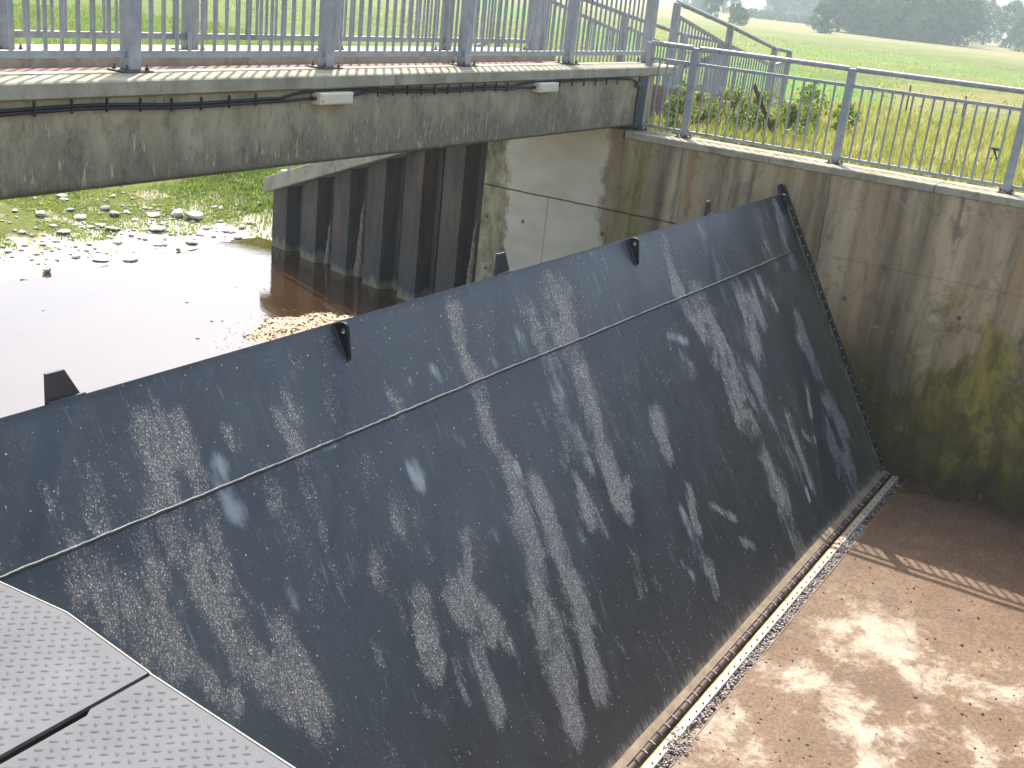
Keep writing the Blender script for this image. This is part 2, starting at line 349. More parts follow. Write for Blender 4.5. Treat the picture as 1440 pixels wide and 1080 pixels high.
def mk_floor():
    m = M('silty_concrete_floor', .6, 0, .4)
    X, Y, Z = m.xyz()
    n = m.noise(1.1, None, 7, .62, .4); f = m.noise(18, None, 5, .7); g = m.noise(3.6, m.map(loc=(4, 4, 0)), 6, .65)
    c = m.ramp(n, [(.28, (0.1133, 0.0602, 0.02594)), (.48, (0.1777, 0.1011, 0.04813)), (.62, (0.2215, 0.1373, 0.07115)), (.78, (0.2679, 0.1782, 0.09832))])
    c = m.mix(m.ma('MULTIPLY', m.mr(g, .48, .66), .6), c, (0.103, 0.05779, 0.0293))
    # wet glare on the sunlit floor, painted into the colour as pale patches
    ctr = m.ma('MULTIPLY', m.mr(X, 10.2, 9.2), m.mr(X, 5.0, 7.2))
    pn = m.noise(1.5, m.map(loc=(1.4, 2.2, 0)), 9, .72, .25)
    glare = m.ma('MULTIPLY', m.mr(m.ma('ADD', pn, m.ma('MULTIPLY', ctr, .07)), .53, .69), ctr)
    c = m.mix(m.ma('MULTIPLY', glare, .85), c, m.ramp(f, [(.3, (0.34, 0.2697, 0.18)), (.7, (0.4122, 0.3516, 0.2594))]))
    # wet margin under the far wall
    wet = m.mr(m.ma('ADD', X, m.mr(n, .3, .7, -.35, .35, False)), 12.25, 12.75)
    c = m.mix(m.ma('MULTIPLY', wet, .8), c, (0.03606, 0.01734, 0.006278))
    m1 = m.noise(7.5, m.map(loc=(2, 9, 0)), 8, .74, .3); m2 = m.noise(2.1, m.map(loc=(9, 6, 0)), 8, .7, .4)
    c = m.mix(m.ma('MULTIPLY', m.mr(m.ma('ADD', m1, m.ma('MULTIPLY', m.ma('SUBTRACT', m2, .5), .8)), .47, .66), .62), c, (.115, .066, .035))
    c = m.mix(m.ma('MULTIPLY', m.mr(m2, .40, .28), .35), c, (.40, .27, .165))
    sg = m.noise(70, None, 3, .7); rg = m.noise(2.4, m.map(loc=(7, 3, 0)), 7, .7)
    c = m.mix(m.ma('MULTIPLY', m.mr(m.ma('ADD', sg, m.ma('MULTIPLY', m.ma('SUBTRACT', rg, .5), .7)), .53, .64), .65), c, (0.069, 0.0387, 0.01876))
    d, cc = m.vor(34); r = m.xyz(cc)
    dots = m.ma('MULTIPLY', m.mr(d, .16, .3, 1, 0), m.ma('GREATER_THAN', m.ma('ADD', r[0], m.noise(1.7, m.map(loc=(6, 1, 0)), 5, .7)), 1.17))
    c = m.mix(m.ma('MULTIPLY', dots, .75), c, (0.03091, 0.01926, 0.01255))
    c = m.mix(m.ma('MULTIPLY', m.mr(f, .58, .72), .4), c, (0.07213, 0.04094, 0.02093))
    gn = m.noise(30, m.map(loc=(1, 1, 0)), 8, .8)
    c = m.mix(.9, c, m.mix(m.mr(gn, .34, .66), m.mix(.74, c, (.055, .031, .016)), m.mix(.12, c, (.5, .36, .24))))
    c = m.mix(m.ma('MULTIPLY', glare, .28), c, (.74, .64, .50))  # second, brighter coat of the painted wet glare
    m.col(c); m.rough(m.mr(wet, 0, 1, .72, .2)); m.bump(m.ma('ADD', f, m.ma('MULTIPLY', n, 2)), .3, .01)
    return m.m
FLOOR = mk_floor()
GRIT = m_simple('grey_gravel', (.16, .13, .11), (.58, .52, .47), 60, .6, 0, .5)
PEB = m_simple('dark_pebble', (.05, .03, .022), (.15, .10, .075), 30, .8, 0, .3)
SEALP = m_simple('seal_clamp_plate', (.38, .31, .21), (.56, .49, .38), 5, .5, .1, .1)
SEALY = m_simple('yellow_seal_edge', (.22, .17, .06), (.46, .38, .19), 7, .6, 0, .1)
SILTRUB = m_simple('silted_rubber', (.06, .038, .032), (.125, .08, .062), 9, .6, 0, .2)
SILT = m_simple('silt_ledge', (.17, .125, .08), (.29, .22, .145), 9, .8, 0, .2)
STONE = None
def mk_stone():
    m = M('pale_stone', .9, 0, .2); o = m.obj()
    n = m.noise(6, o, 6, .65)
    c = m.ramp(n, [(.3, (.40, .36, .31)), (.6, (.62, .58, .52)), (.8, (.74, .70, .65))])
    c = m.mix(m.ma('MULTIPLY', m.rnd(), .45), c, (.52, .45, .37))
    m.col(c); m.bump(m.noise(25, o, 4), .5, .02); return m.m
STONE = mk_stone()

def mk_water():
    m = M('river_water', .03, 0, .5, 2.15)
    n = m.noise(1.2, None, 5, .6)
    m.col(m.ramp(n, [(.3, (.034, .018, .006)), (.7, (.055, .031, .012))]))
    r = m.ma('ADD', m.noise(16, m.map(sc=(1, 1.6, 1)), 3, .5), m.ma('MULTIPLY', m.noise(5, None, 3), .8))
    m.bump(r, .05, .02); return m.m
WATER = mk_water()

def mk_ground():
    m = M('grassland', .95, 0, .15)
    X, Y, Z = m.xyz()
    big = m.noise(.035, m.map(sc=(1, 2.2, 1)), 6, .6, .4); mid = m.noise(.35, None, 6, .65); f = m.noise(9, None, 5, .75)
    green = m.ramp(mid, [(.3, (0.06715, 0.1109, 0.01302)), (.55, (0.09895, 0.1512, 0.01823)), (.75, (0.1308, 0.1747, 0.02604))])
    straw = m.ramp(mid, [(.3, (0.1343, 0.1243, 0.03255)), (.55, (0.1838, 0.168, 0.04883)), (.75, (0.2332, 0.1949, 0.07487))])
    # meadow east of the wall is straw coloured, the flood plain north is lush
    ss = m.ma('ADD', m.mr(Y, 20, 6), m.mr(big, .3, .7, -.35, .35, False))
    ss = m.ma('ADD', ss, m.mr(m.noise(.09, m.map(sc=(.5, 1.5, 1), loc=(3, 30, 0)), 5), .35, .65, -.35, .35, False))
    far = m.mr(X, 60, 100)
    c = m.mix(m.mr(ss, .3, .7), green, straw)
    c = m.mix(m.ma('MULTIPLY', far, .5), c, m.mix(m.mr(big, .45, .6), (0.1555, 0.1747, 0.0358), (0.212, 0.1882, 0.0651)))
    # lush wet strip beyond the flood bank
    lush = m.ma('MULTIPLY', m.mr(m.ma('ABSOLUTE', m.ma('SUBTRACT', X, m.ma('ADD', 36, m.ma('MULTIPLY', Y, 1.1)))), 4, 9, 1, 0), m.mr(Y, 11.5, 16))
    c = m.mix(lush, c, (0.07068, 0.1814, 0.01302))
    dn = m.ma('ADD', m.ma('SQRT', m.ma('ADD', m.ma('MULTIPLY', X, X), m.ma('MULTIPLY', Y, Y))), m.mr(big, .3, .7, -14, 14, False))
    c = m.mix(m.ma('MULTIPLY', m.ma('MULTIPLY', m.mr(m.ma('ABSOLUTE', m.ma('SUBTRACT', dn, 112)), 3, 8, 1, 0), m.mr(Y, 48, 36)), .8), c, (0.07775, 0.1747, 0.01953))
    c = m.mix(m.ma('MULTIPLY', m.ma('MULTIPLY', m.mr(m.ma('ABSOLUTE', m.ma('SUBTRACT', dn, 138)), 8, 16, 1, 0), m.mr(Y, 60, 40)), .6), c, (0.09188, 0.1142, 0.03255))
    c = m.mix(m.ma('MULTIPLY', m.mr(dn, 175, 205), .6), c, (0.2544, 0.1949, 0.1042))
    c = m.mix(m.ma('MULTIPLY', m.mr(f, .5, .7), .3), c, (0.04241, 0.05712, 0.01302))
    mo = m.noise(.22, m.map(sc=(1, 1.8, 1), loc=(2, 5, 0)), 9, .72, .3)
    c = m.mix(m.ma('MULTIPLY', m.mr(mo, .5, .68), .45), c, (0.0855, 0.1176, 0.021))
    c = m.mix(m.ma('MULTIPLY', m.ma('MULTIPLY', m.mr(mo, .48, .3), .5), m.mr(X, 30, 60)), c, (0.2508, 0.2016, 0.07875))
    # river bank: trampled silt, patchy turf
    bank = m.ma('MULTIPLY', m.mr(Y, 18.3, 16.2), m.mr(X, 15.8, 14.3))
    bn = m.noise(1.5, None, 7, .68); be = m.ma('ADD', bn, m.mr(Y, 13.4, 17.5, -.10, .17, False))
    dirt = m.ramp(m.noise(5, None, 6, .7), [(.3, (0.2166, 0.1792, 0.1103)), (.55, (0.3876, 0.336, 0.231)), (.75, (0.5472, 0.4928, 0.378))])
    bc = m.mix(m.mr(be, .41, .52), dirt, m.ramp(f, [(.3, (0.07068, 0.09072, 0.01628)), (.65, (0.1484, 0.168, 0.0358))]))
    c = m.mix(bank, c, bc)
    sand = m.mr(m.ma('ADD', Z, m.mr(bn, .3, .7, -.12, .12, False)), -2.72, -2.86)
    c = m.mix(m.ma('MULTIPLY', sand, m.mr(Y, 20, 18)), c, m.mix(m.mr(Y, 12.4, 11.4), m.ramp(m.noise(14, None, 6, .75), [(.3, (0.3876, 0.3472, 0.273)), (.6, (0.6156, 0.5712, 0.4725)), (.8, (0.7524, 0.7056, 0.5985))]), m.ramp(m.noise(14, None, 6, .75), [(.3, (0.285, 0.2128, 0.1365)), (.6, (0.4788, 0.3864, 0.273)), (.8, (0.6156, 0.5264, 0.399))])))
    m.col(c); m.bump(m.ma('ADD', f, m.ma('MULTIPLY', mid, 2)), .5, .05)
    return m.m
GROUND = mk_ground()

def m_leaf(name, c1, c2, c3, trans=.25):
    m = M(name, .7, 0, .25)
    r = m.N('ShaderNodeNewGeometry').outputs['Random Per Island']
    c = m.ramp(r, [(0, c1), (.5, c2), (1, c3)])
    cl = m.noise(.55 if trans < .3 else 3., m.obj(), 3, .5)
    c = m.mix(m.mr(cl, .38, .62, .75, 0), c, c1); c = m.mix(m.mr(cl, .5, .68, 0, .6), c, c3)
    c = m.mix(m.ma('MULTIPLY', m.rnd(), .35), c, c1)
    m.col(c)
    t = m.N('ShaderNodeBsdfTranslucent'); m.L(c, t.inputs[0]); mx = m.N('ShaderNodeMixShader'); mx.inputs[0].default_value = trans
    out = m.nt.nodes['Material Output']; m.L(m.b.outputs[0], mx.inputs[1]); m.L(t.outputs[0], mx.inputs[2]); m.L(mx.outputs[0], out.inputs[0])
    return m.m
LEAF = m_leaf('tree_leaves', (.038, .08, .036), (.075, .14, .062), (.16, .24, .12), .28)
LEAFP = m_leaf('pale_tree_leaves', (.05, .10, .035), (.10, .17, .065), (.18, .26, .11), .28)
BRAMBLE = m_leaf('bramble_leaves', (.09, .15, .025), (.2, .28, .05), (.38, .42, .12), .5)
STRAWG = m_leaf('straw_grass_blades', (.26, .30, .05), (.42, .42, .095), (.62, .55, .24), .5)
GREENG = m_leaf('green_grass_blades', (.15, .24, .03), (.23, .33, .05), (.34, .38, .10), .5)
BARK = m_simple('bark', (.05, .04, .03), (.10, .085, .065), 6, .95, 0, .5)
SUN_E = 3.1; SKY_E = .15; EXPO = 1.3; HAZE = .0008
# ------------------------------------------------------------------ camera, light, air
CAMZ = 1.6
yaw, pitch, roll = R(29.8255), R(19.2884), R(-6.2468)
f_ = Vector((math.cos(pitch) * math.cos(yaw), math.cos(pitch) * math.sin(yaw), -math.sin(pitch)))
r_ = Vector((math.sin(yaw), -math.cos(yaw), 0)); d_ = f_.cross(r_)
r2 = r_ * math.cos(roll) + d_ * math.sin(roll); d2 = d_ * math.cos(roll) - r_ * math.sin(roll)
cam = bpy.data.cameras.new('camera'); cam.sensor_width = 36; cam.lens = 1620.7 / 1440 * 36; cam.clip_start = .05; cam.clip_end = 6000
co = bpy.data.objects.new('camera', cam); COL.objects.link(co)
mw = Matrix((r2, -d2, -f_)).transposed().to_4x4(); mw.translation = (0, 0, CAMZ); co.matrix_world = mw
sc.camera = co
SUN = Vector((.63, .5, 1)).normalized(); EL = math.asin(SUN.z); AZ = math.atan2(SUN.x, SUN.y)
sl = bpy.data.lights.new('sun', 'SUN'); sl.energy = SUN_E; sl.angle = R(.4); sl.color = (1, .955, .88)
so = bpy.data.objects.new('sun', sl); COL.objects.link(so); so.rotation_euler = SUN.to_track_quat('Z', 'Y').to_euler(); so.location = (0, 0, 60)
w = bpy.data.worlds.new('World'); sc.world = w; w.use_nodes = True
sk = w.node_tree.nodes.new('ShaderNodeTexSky'); sk.sky_type = 'NISHITA'; sk.sun_disc = False
sk.sun_elevation = EL; sk.sun_rotation = AZ; sk.air_density = 1.0; sk.dust_density = 4.0; sk.ozone_density = 1.0; sk.altitude = 0
bg = w.node_tree.nodes['Background']; bg.inputs[1].default_value = SKY_E
w.node_tree.links.new(sk.outputs[0], bg.inputs[0])
vs = sc.view_settings; vs.view_transform = 'Standard'; vs.look = 'None'; vs.exposure = EXPO; vs.gamma = 1
sc.cycles.max_bounces = 8; sc.cycles.volume_bounces = 1; sc.cycles.use_denoising = True

# ------------------------------------------------------------------ terrain
PX = lambda y: 12.85 + (y - 8.2) * .2526            # plan line of the sheet piling
def height(x, y):
    x = np.asarray(x, float); y = np.asarray(y, float)
    far = -1.9 + .25 * sstep(40, 90, np.hypot(x, y)) * vnoise(x * .02, y * .02, 3)
    emb = -.09 - (1.85) * sstep(21, 36, x) - .02 * vnoise(x * 1.3, y * 1.3, 1)
    north = sstep(7.6, 13.4, y) * .55 + np.clip((y - 8) / 5.0, 0, 1) * .45
    land = emb * (1 - north) + np.minimum(far, emb) * north
    land += .06 * (vnoise(x * .7, y * .7, 5) - .5) * sstep(14, 17, x)
    bank = -2.975 + .17 * np.clip(y - 13.3 - .22 * (vnoise(x * 1.1, 0 * x, 8) - .5), 0, 9) ** .97
    bank += .05 * (vnoise(x * 1.6, y * 1.6, 9) - .4) * sstep(13.3, 14, y)
    bank = np.minimum(bank, far + .02)
    k = sstep(14.5, 17.2, x)
    nb = bank * (1 - k) + np.maximum(bank, land) * k
    kk = sstep(13.2, 15.2, y)
    east = land * (1 - kk) + nb * kk
    shoal = -3.35 + .465 * np.exp(-(((x - 11.0) / 2.3) ** 2 + ((y - 9.35) / 1.45) ** 2) ** 1.15) + .05 * (vnoise(x * 2.2, y * 2.2, 11) - .5) + .06 * (vnoise(x * 5.3, y * 5.3, 12) - .5)
    shoal -= .25 * sstep(.55, .15, np.maximum(PX(y) - x, 0)) * sstep(9.2, 10, y)
    shoal = np.maximum(shoal, np.where(y > 13.0, bank, -9))
    t = sstep(.42, .58, x - PX(y))
    z = shoal * (1 - t) + east * t
    z = np.where(y > 13.3, nb, z)
    return z
def axis(parts):
    out = []
    for a, b, s in parts: out += list(np.arange(a, b - 1e-6, s))
    return np.array(sorted(set(np.round(out, 4))))
xs = axis([(-500, -40, 46), (-40, 2, 2), (2, 9, .5), (9, 13.42, .13), (13.42, 18, .12), (18, 30, .4), (30, 60, 1.5), (60, 200, 7), (200, 1400, 60)])
ys = axis([(-400, -40, 40), (-40, -4, 3), (-4, 8, .4), (8.2, 17.5, .13), (17.5, 30, .4), (30, 60, 1.5), (60, 200, 7), (200, 1400, 60)])
ys = np.array(sorted(set(list(ys) + [8.2])))
gx, gy = np.meshgrid(xs, ys); gz = height(gx, gy)
nx, ny = len(xs), len(ys)
idx = np.arange(nx * ny).reshape(ny, nx)
q = np.stack([idx[:-1, :-1], idx[:-1, 1:], idx[1:, 1:], idx[1:, :-1]], -1).reshape(-1, 4)
cx = (gx[:-1, :-1] + gx[1:, 1:]).ravel() / 2; cy = (gy[:-1, :-1] + gy[1:, 1:]).ravel() / 2
keep = ~((cx < 13.42) & (cy < 8.2))
ground = npmesh('ground', np.stack([gx.ravel(), gy.ravel(), gz.ravel()], 1), q[keep], GROUND, None, True); tag(ground, kind='structure')
# near-side land behind the platform, left of the picture
m = MB(); m.box(-400, -400, -.6, -3.2, 8.2, -.12); tag(m.build('near_ground', GROUND), kind='structure')
# river and channel floor
m = MB(); m.add([(-60, 4.6, -2.95), (14.3, 4.6, -2.95), (14.3, 14.2, -2.95), (-60, 14.2, -2.95)], [(0, 1, 2, 3)])
tag(m.build('river_water', WATER), kind='structure')
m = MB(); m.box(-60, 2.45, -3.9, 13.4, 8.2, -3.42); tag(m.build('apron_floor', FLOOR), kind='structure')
fx = np.linspace(1.6, 12.9, 170); fy = np.linspace(-16, 2.084, 240); gx, gy = np.meshgrid(fx, fy)
fz = -3.3 + .012 * (vnoise(gx * .9, gy * .9, 21) - .5) + .006 * (vnoise(gx * 4, gy * 4, 22) - .5)
idx = np.arange(gx.size).reshape(gx.shape); q = np.stack([idx[:-1, :-1], idx[:-1, 1:], idx[1:, 1:], idx[1:, :-1]], -1).reshape(-1, 4)
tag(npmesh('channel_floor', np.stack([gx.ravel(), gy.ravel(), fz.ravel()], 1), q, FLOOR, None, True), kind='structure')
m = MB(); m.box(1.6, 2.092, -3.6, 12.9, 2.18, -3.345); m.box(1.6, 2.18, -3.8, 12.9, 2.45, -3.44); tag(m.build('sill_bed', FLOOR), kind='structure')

# ------------------------------------------------------------------ far channel wall with coping
t = thing('channel_wall', (13.1, 3, -3.3), 'tall stained concrete channel wall with green moss behind the gate', 'wall')
m = MB(); m.box(12.9, -16, -3.9, 13.4, 6.22, -.085); m.box(12.9, 6.22, -3.9, 13.4, 8.15, .01); m.build('wall_body', WALL, t)
m = MB(); ya = list(np.arange(-16, 6.2, 1.85)) + [6.2]
for a, b in zip(ya[:-1], ya[1:]): m.box(12.882, a + .003, -.085, 13.46, b - .003, 0 + .004 * random.random())
m.build('coping', COPING, t, .012)
# near side wall that carries the platform
t = thing('platform_wall', (.5, 1, -3.3), 'near concrete side wall under the chequer plate platform', 'wall')
m = MB(); m.box(-3.2, -16, -3.9, 1.52, 8.0, -.06); m.build('wall_body', WALL, t)

# ------------------------------------------------------------------ footbridge
BZ = lambda x: .005 * (x - 4.3)
t = thing('footbridge', (7.4, 7, .05), 'concrete footbridge crossing the channel behind the gate', 'bridge')
def slab(m, x0, x1, prof):  # prof (y,z) swept along x following the slight camber
    n = len(prof); P0 = [(x0, y, z + BZ(x0)) for y, z in prof]; P1 = [(x1, y, z + BZ(x1)) for y, z in prof]
    m.add(P0 + P1, [tuple(range(n)), tuple(range(n, 2 * n))[::-1]] + [(i, n + i, n + (i + 1) % n, (i + 1) % n) for i in range(n)])
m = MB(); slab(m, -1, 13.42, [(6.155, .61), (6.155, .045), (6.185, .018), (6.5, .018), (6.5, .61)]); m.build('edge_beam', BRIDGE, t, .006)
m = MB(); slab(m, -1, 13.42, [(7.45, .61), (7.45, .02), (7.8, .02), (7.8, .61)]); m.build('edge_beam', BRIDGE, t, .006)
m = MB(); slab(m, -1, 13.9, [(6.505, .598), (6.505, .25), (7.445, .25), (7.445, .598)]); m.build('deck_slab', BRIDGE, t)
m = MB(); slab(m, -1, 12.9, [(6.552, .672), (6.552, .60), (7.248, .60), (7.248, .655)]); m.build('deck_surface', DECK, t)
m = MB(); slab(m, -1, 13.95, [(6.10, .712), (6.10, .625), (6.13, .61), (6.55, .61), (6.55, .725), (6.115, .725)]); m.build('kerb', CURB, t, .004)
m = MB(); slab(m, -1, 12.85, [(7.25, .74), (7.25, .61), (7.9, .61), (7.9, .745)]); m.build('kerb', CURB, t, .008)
m = MB(); m.box(12.97, 6.128, .06, 13.17, 6.150, .64); m.build('end_plate', BLUESTEEL, t, .003)

# ------------------------------------------------------------------ railings
def post(t, x, y, z0, z1, wx, wy, plate=True, name='post', lean=0):
    m = MB(); m.box(x - wx / 2, y - wy / 2, z0 + .012, x + wx / 2, y + wy / 2, z1); p = m.build(name, GALV, t, .006)
    if plate:
        m = MB(); a = max(wx, wy) * 1.0; m.box(x - a - .02, y - a * .85, z0, x + a + .02, y + a * .85, z0 + .012); m.build('base_plate', BOLT, p, .002)
        for sx in (-1, 1):
            for sy in (-1, 1):
                m = MB(); cx, cy = x + sx * a * .82, y + sy * a * .62
                m.tube([(cx, cy, z0 + .012), (cx, cy, z0 + .03)], .014, 6); m.tube([(cx, cy, z0 + .03), (cx, cy, z0 + .05)], .008, 6)
                m.build('anchor_bolt', BOLT, p)
    return p
def panel(t, a, b, lo, hi, n, r=.0125, rail=.035, square=True):
    """bottom rail, mid rail and n upright bars between two posts; lo/hi are heights above the line a-b"""
    a = Vector(a); b = Vector(b); Z = Vector((0, 0, 1))
    for h in (lo, hi):
        m = MB(); m.bar(a + Z * h, b + Z * h, rail, rail * 1.15); m.build('cross_rail', GALV, t, .003)
    for i in range(n):
        k = (i + 1) / (n + 1); p = a.lerp(b, k)
        m = MB(); m.tube([p + Z * (lo + rail * .5), p + Z * (hi - rail * .5)], r, 8); m.build('baluster', GALV, t)
# along the far wall
t = thing('wall_railing', (13.2, 3, 0), 'galvanised railing with round handrail on the far channel wall coping', 'railing')
X = 13.24; Y = [6.17, 5.58, 3.70, 1.84, -.02, -1.9]; TOP = 1.05
for i, y in enumerate(Y): post(t, X, y, 0.004, TOP, .07, .085 if i else .075)
for a, b, n in zip(Y[:-1], Y[1:], (4, 14, 15, 15, 15)): panel(t, (X, a - .04, 0), (X, b + .04, 0), .07, .865, n, .0125, .032)
for a, b in zip(Y[:-1], Y[1:]):
    m = MB(); m.tube([(X, a + (.0 if a == Y[0] else -.045), TOP - .005), (X, b + .045, TOP - .005)], .03, 14); m.build('handrail', GALV, t)
# near side of the footbridge
def bridge_rail(label, y, xsn, zk, seed, nb):
    t = thing('bridge_railing', (7.5, y, .73), label, 'railing')
    for x in xsn: post(t, x, y, zk + BZ(x), zk + BZ(x) + 1.12, .105, .10)
    for a, b in zip(xsn[:-1], xsn[1:]):
        panel(t, (a + .055, y, zk + BZ(a)), (b - .055, y, zk + BZ(b)), .115, 1.0, nb, .0135, .042)
        m = MB(); m.tube([(a, y, zk + BZ(a) + 1.13), (b, y, zk + BZ(b) + 1.13)], .03, 12); m.build('handrail', GALV, t)
bridge_rail('galvanised railing on the near kerb of the footbridge, above the grey cable', 6.47, [3.5, 5.59, 7.62, 9.66, 11.74, 13.78], .727, 1, 15)
bridge_rail('galvanised railing on the far kerb of the footbridge, seen through the near one', 7.52, [3.4, 5.37, 7.12, 8.93, 10.84, 12.72], .742, 2, 13)
# ramp down from the footbridge
RZ = lambda x: float(np.interp(x, [12.9, 14.95, 16.93, 19.02, 19.8, 22], [.60, .43, .20, -.06, -.08, -.12]))
m = MB()
for a, b in ((13.5, 14.95), (14.95, 16.93), (16.93, 19.02), (19.02, 23)):
    m.hexa([(a, 6.78, -.6), (b, 6.78, -.6), (b, 7.85, -.6), (a, 7.85, -.6), (a, 6.78, RZ(a)), (b, 6.78, RZ(b)), (b, 7.85, RZ(b)), (a, 7.85, RZ(a))])
tag(m.build('ramp_path', DECK), kind='structure')
def ramp_rail(label, y, xsn, tops):
    t = thing('ramp_railing', (17, y, .1), label, 'railing')
    for x, z in zip(xsn, tops): post(t, x, y, RZ(x) - .25, z, .085, .085, False)
    for (a, za), (b, zb) in zip(zip(xsn[:-1], tops[:-1]), zip(xsn[1:], tops[1:])):
        n = int((b - a) / .125)
        lo = .08; A = (a + .045, y, RZ(a)); B = (b - .045, y, RZ(b))
        Za = Vector(A); Zb = Vector(B)
        m = MB(); m.bar(Za + Vector((0, 0, lo)), Zb + Vector((0, 0, lo)), .035, .04); m.build('cross_rail', GALV, t)
        ha, hb = za - .17, zb - (.17 if b > 19.5 else .27)
        if a > 16: ha = za - .27
        m = MB(); m.bar((a + .045, y, ha), (b - .045, y, hb), .035, .04); m.build('cross_rail', GALV, t)
        for i in range(n):
            k = (i + 1) / (n + 1); p = Za.lerp(Zb, k); zt = ha + (hb - ha) * k
            m = MB(); m.tube([p + Vector((0, 0, lo)), (p.x, y, zt)], .0125, 8); m.build('baluster', GALV, t)
        m = MB(); m.tube([(a, y, za), (b, y, zb)], .033, 12); m.build('handrail', GALV, t)
ramp_rail('galvanised railing sloping down the near side of the ramp beside the bramble', 6.65, [14.9, 16.93, 19.02, 19.78], [1.525, 1.265, .964, .92])
ramp_rail('galvanised railing on the far side of the ramp, behind the bridge railing', 7.92, [13.6, 15.95, 18.2, 19.9], [1.56, 1.275, 1.02, .93])

# ------------------------------------------------------------------ sheet piling wing wall
CB = lambda y: -.925 - .37 * (y - 9.86)              # underside of the cap
t = thing('sheet_pile_wall', (13.4, 10.5, -3), 'dark corrugated steel sheet pile wing wall standing in brown water', 'wall')
D = Vector((.2526, 1, 0)).normalized(); NO = Vector((1, -.2526, 0)).normalized()   # along, outward from the river
def PP(y, w): return Vector((PX(y), y, 0)) + NO * w
y = 12.88; first = True; k = 0
while y > 8.3:
    fl = .38; per = .80; th = .012
    yn = y - per
    pr = [(y, 0), (y - fl, 0), (y - fl - .05, .22), (yn + .05, .22), (yn, 0)]
    if yn < 8.1: pr = pr[:3] + [(8.12, .22)]
    if k == 0: pr = [(y + .05, .22)] + pr
    m = MB()
    for (a, wa), (b, wb) in zip(pr[:-1], pr[1:]):
        P = [PP(a, wa), PP(b, wb), PP(b, wb + th), PP(a, wa + th)]
        m.hexa([(p.x, p.y, -3.8) for p in P] + [(p.x, p.y, CB(q_) + .02) for p, q_ in zip(P, (a, b, b, a))])
    s = m.build('pile', PILE, t)
    if len(pr) > 4:
        c = (pr[-3][0] + pr[-2][0]) / 2
        m = MB(); p = PP(c + .06, .21); m.tube([(p.x, p.y, -3.8), (p.x, p.y, CB(c))], .021, 6); m.build('interlock', PILE, s)
    k += 1; y = yn
m = MB(); A0 = 8.05; B0 = 13.03
def capp(y, dz): o = -.11; i = .52; return [(*PP(y, o).xy, CB(y) + dz[0]), (*PP(y, i).xy, CB(y) + dz[0]), (*PP(y, i).xy, CB(y) + dz[1]), (*PP(y, o + .02).xy, CB(y) + dz[1])]
P = capp(B0, (0, .25)); Q = capp(A0, (0, .25))
m.add(P + Q, [(0, 1, 2, 3), (7, 6, 5, 4), (0, 4, 5, 1), (1, 5, 6, 2), (2, 6, 7, 3), (3, 7, 4, 0)]); m.build('capping_beam', CAP, t, .012)
for yc, h, w_ in ((8.40, 1.45, .065), (10.83, 1.2, .065), (11.62, .7, .05)):
    m = MB(); pts = []; rr = []
    for i in range(9):
        u = i / 8; p = PP(yc + .012 * math.sin(i * 2.1), .215 - .03 * (1 - u)); pts.append((p.x, p.y, -2.99 + h * u)); rr.append(w_ * (1 - u) ** .7 * (.85 + .3 * random.random()) + .008)
    m.tube(pts, rr, 8); m.build('seepage_crust', CRUST, t)
t = thing('wing_railing', (13.6, 10, -.7), 'galvanised handrail sloping down the sheet pile capping beam', 'railing')
for y in (8.3, 9.9, 11.4, 12.75):
    p = PP(y, .2); zc = CB(y) + .2; m = MB(); m.box(p.x - .03, p.y - .03, zc, p.x + .03, p.y + .03, zc + 1.0); pp = m.build('post', GALV, t, .004)
    m = MB(); m.box(p.x - .11, p.y - .11, zc + .005, p.x + .11, p.y + .11, zc + .10); m.build('base_plate', GALV, pp, .004)
for h in (1.0, .55):
    a = PP(8.2, .2); b = PP(12.85, .2); m = MB(); m.tube([(a.x, a.y, CB(8.2) + .2 + h), (b.x, b.y, CB(12.85) + .2 + h)], .026, 10); m.build('handrail', GALV, t)

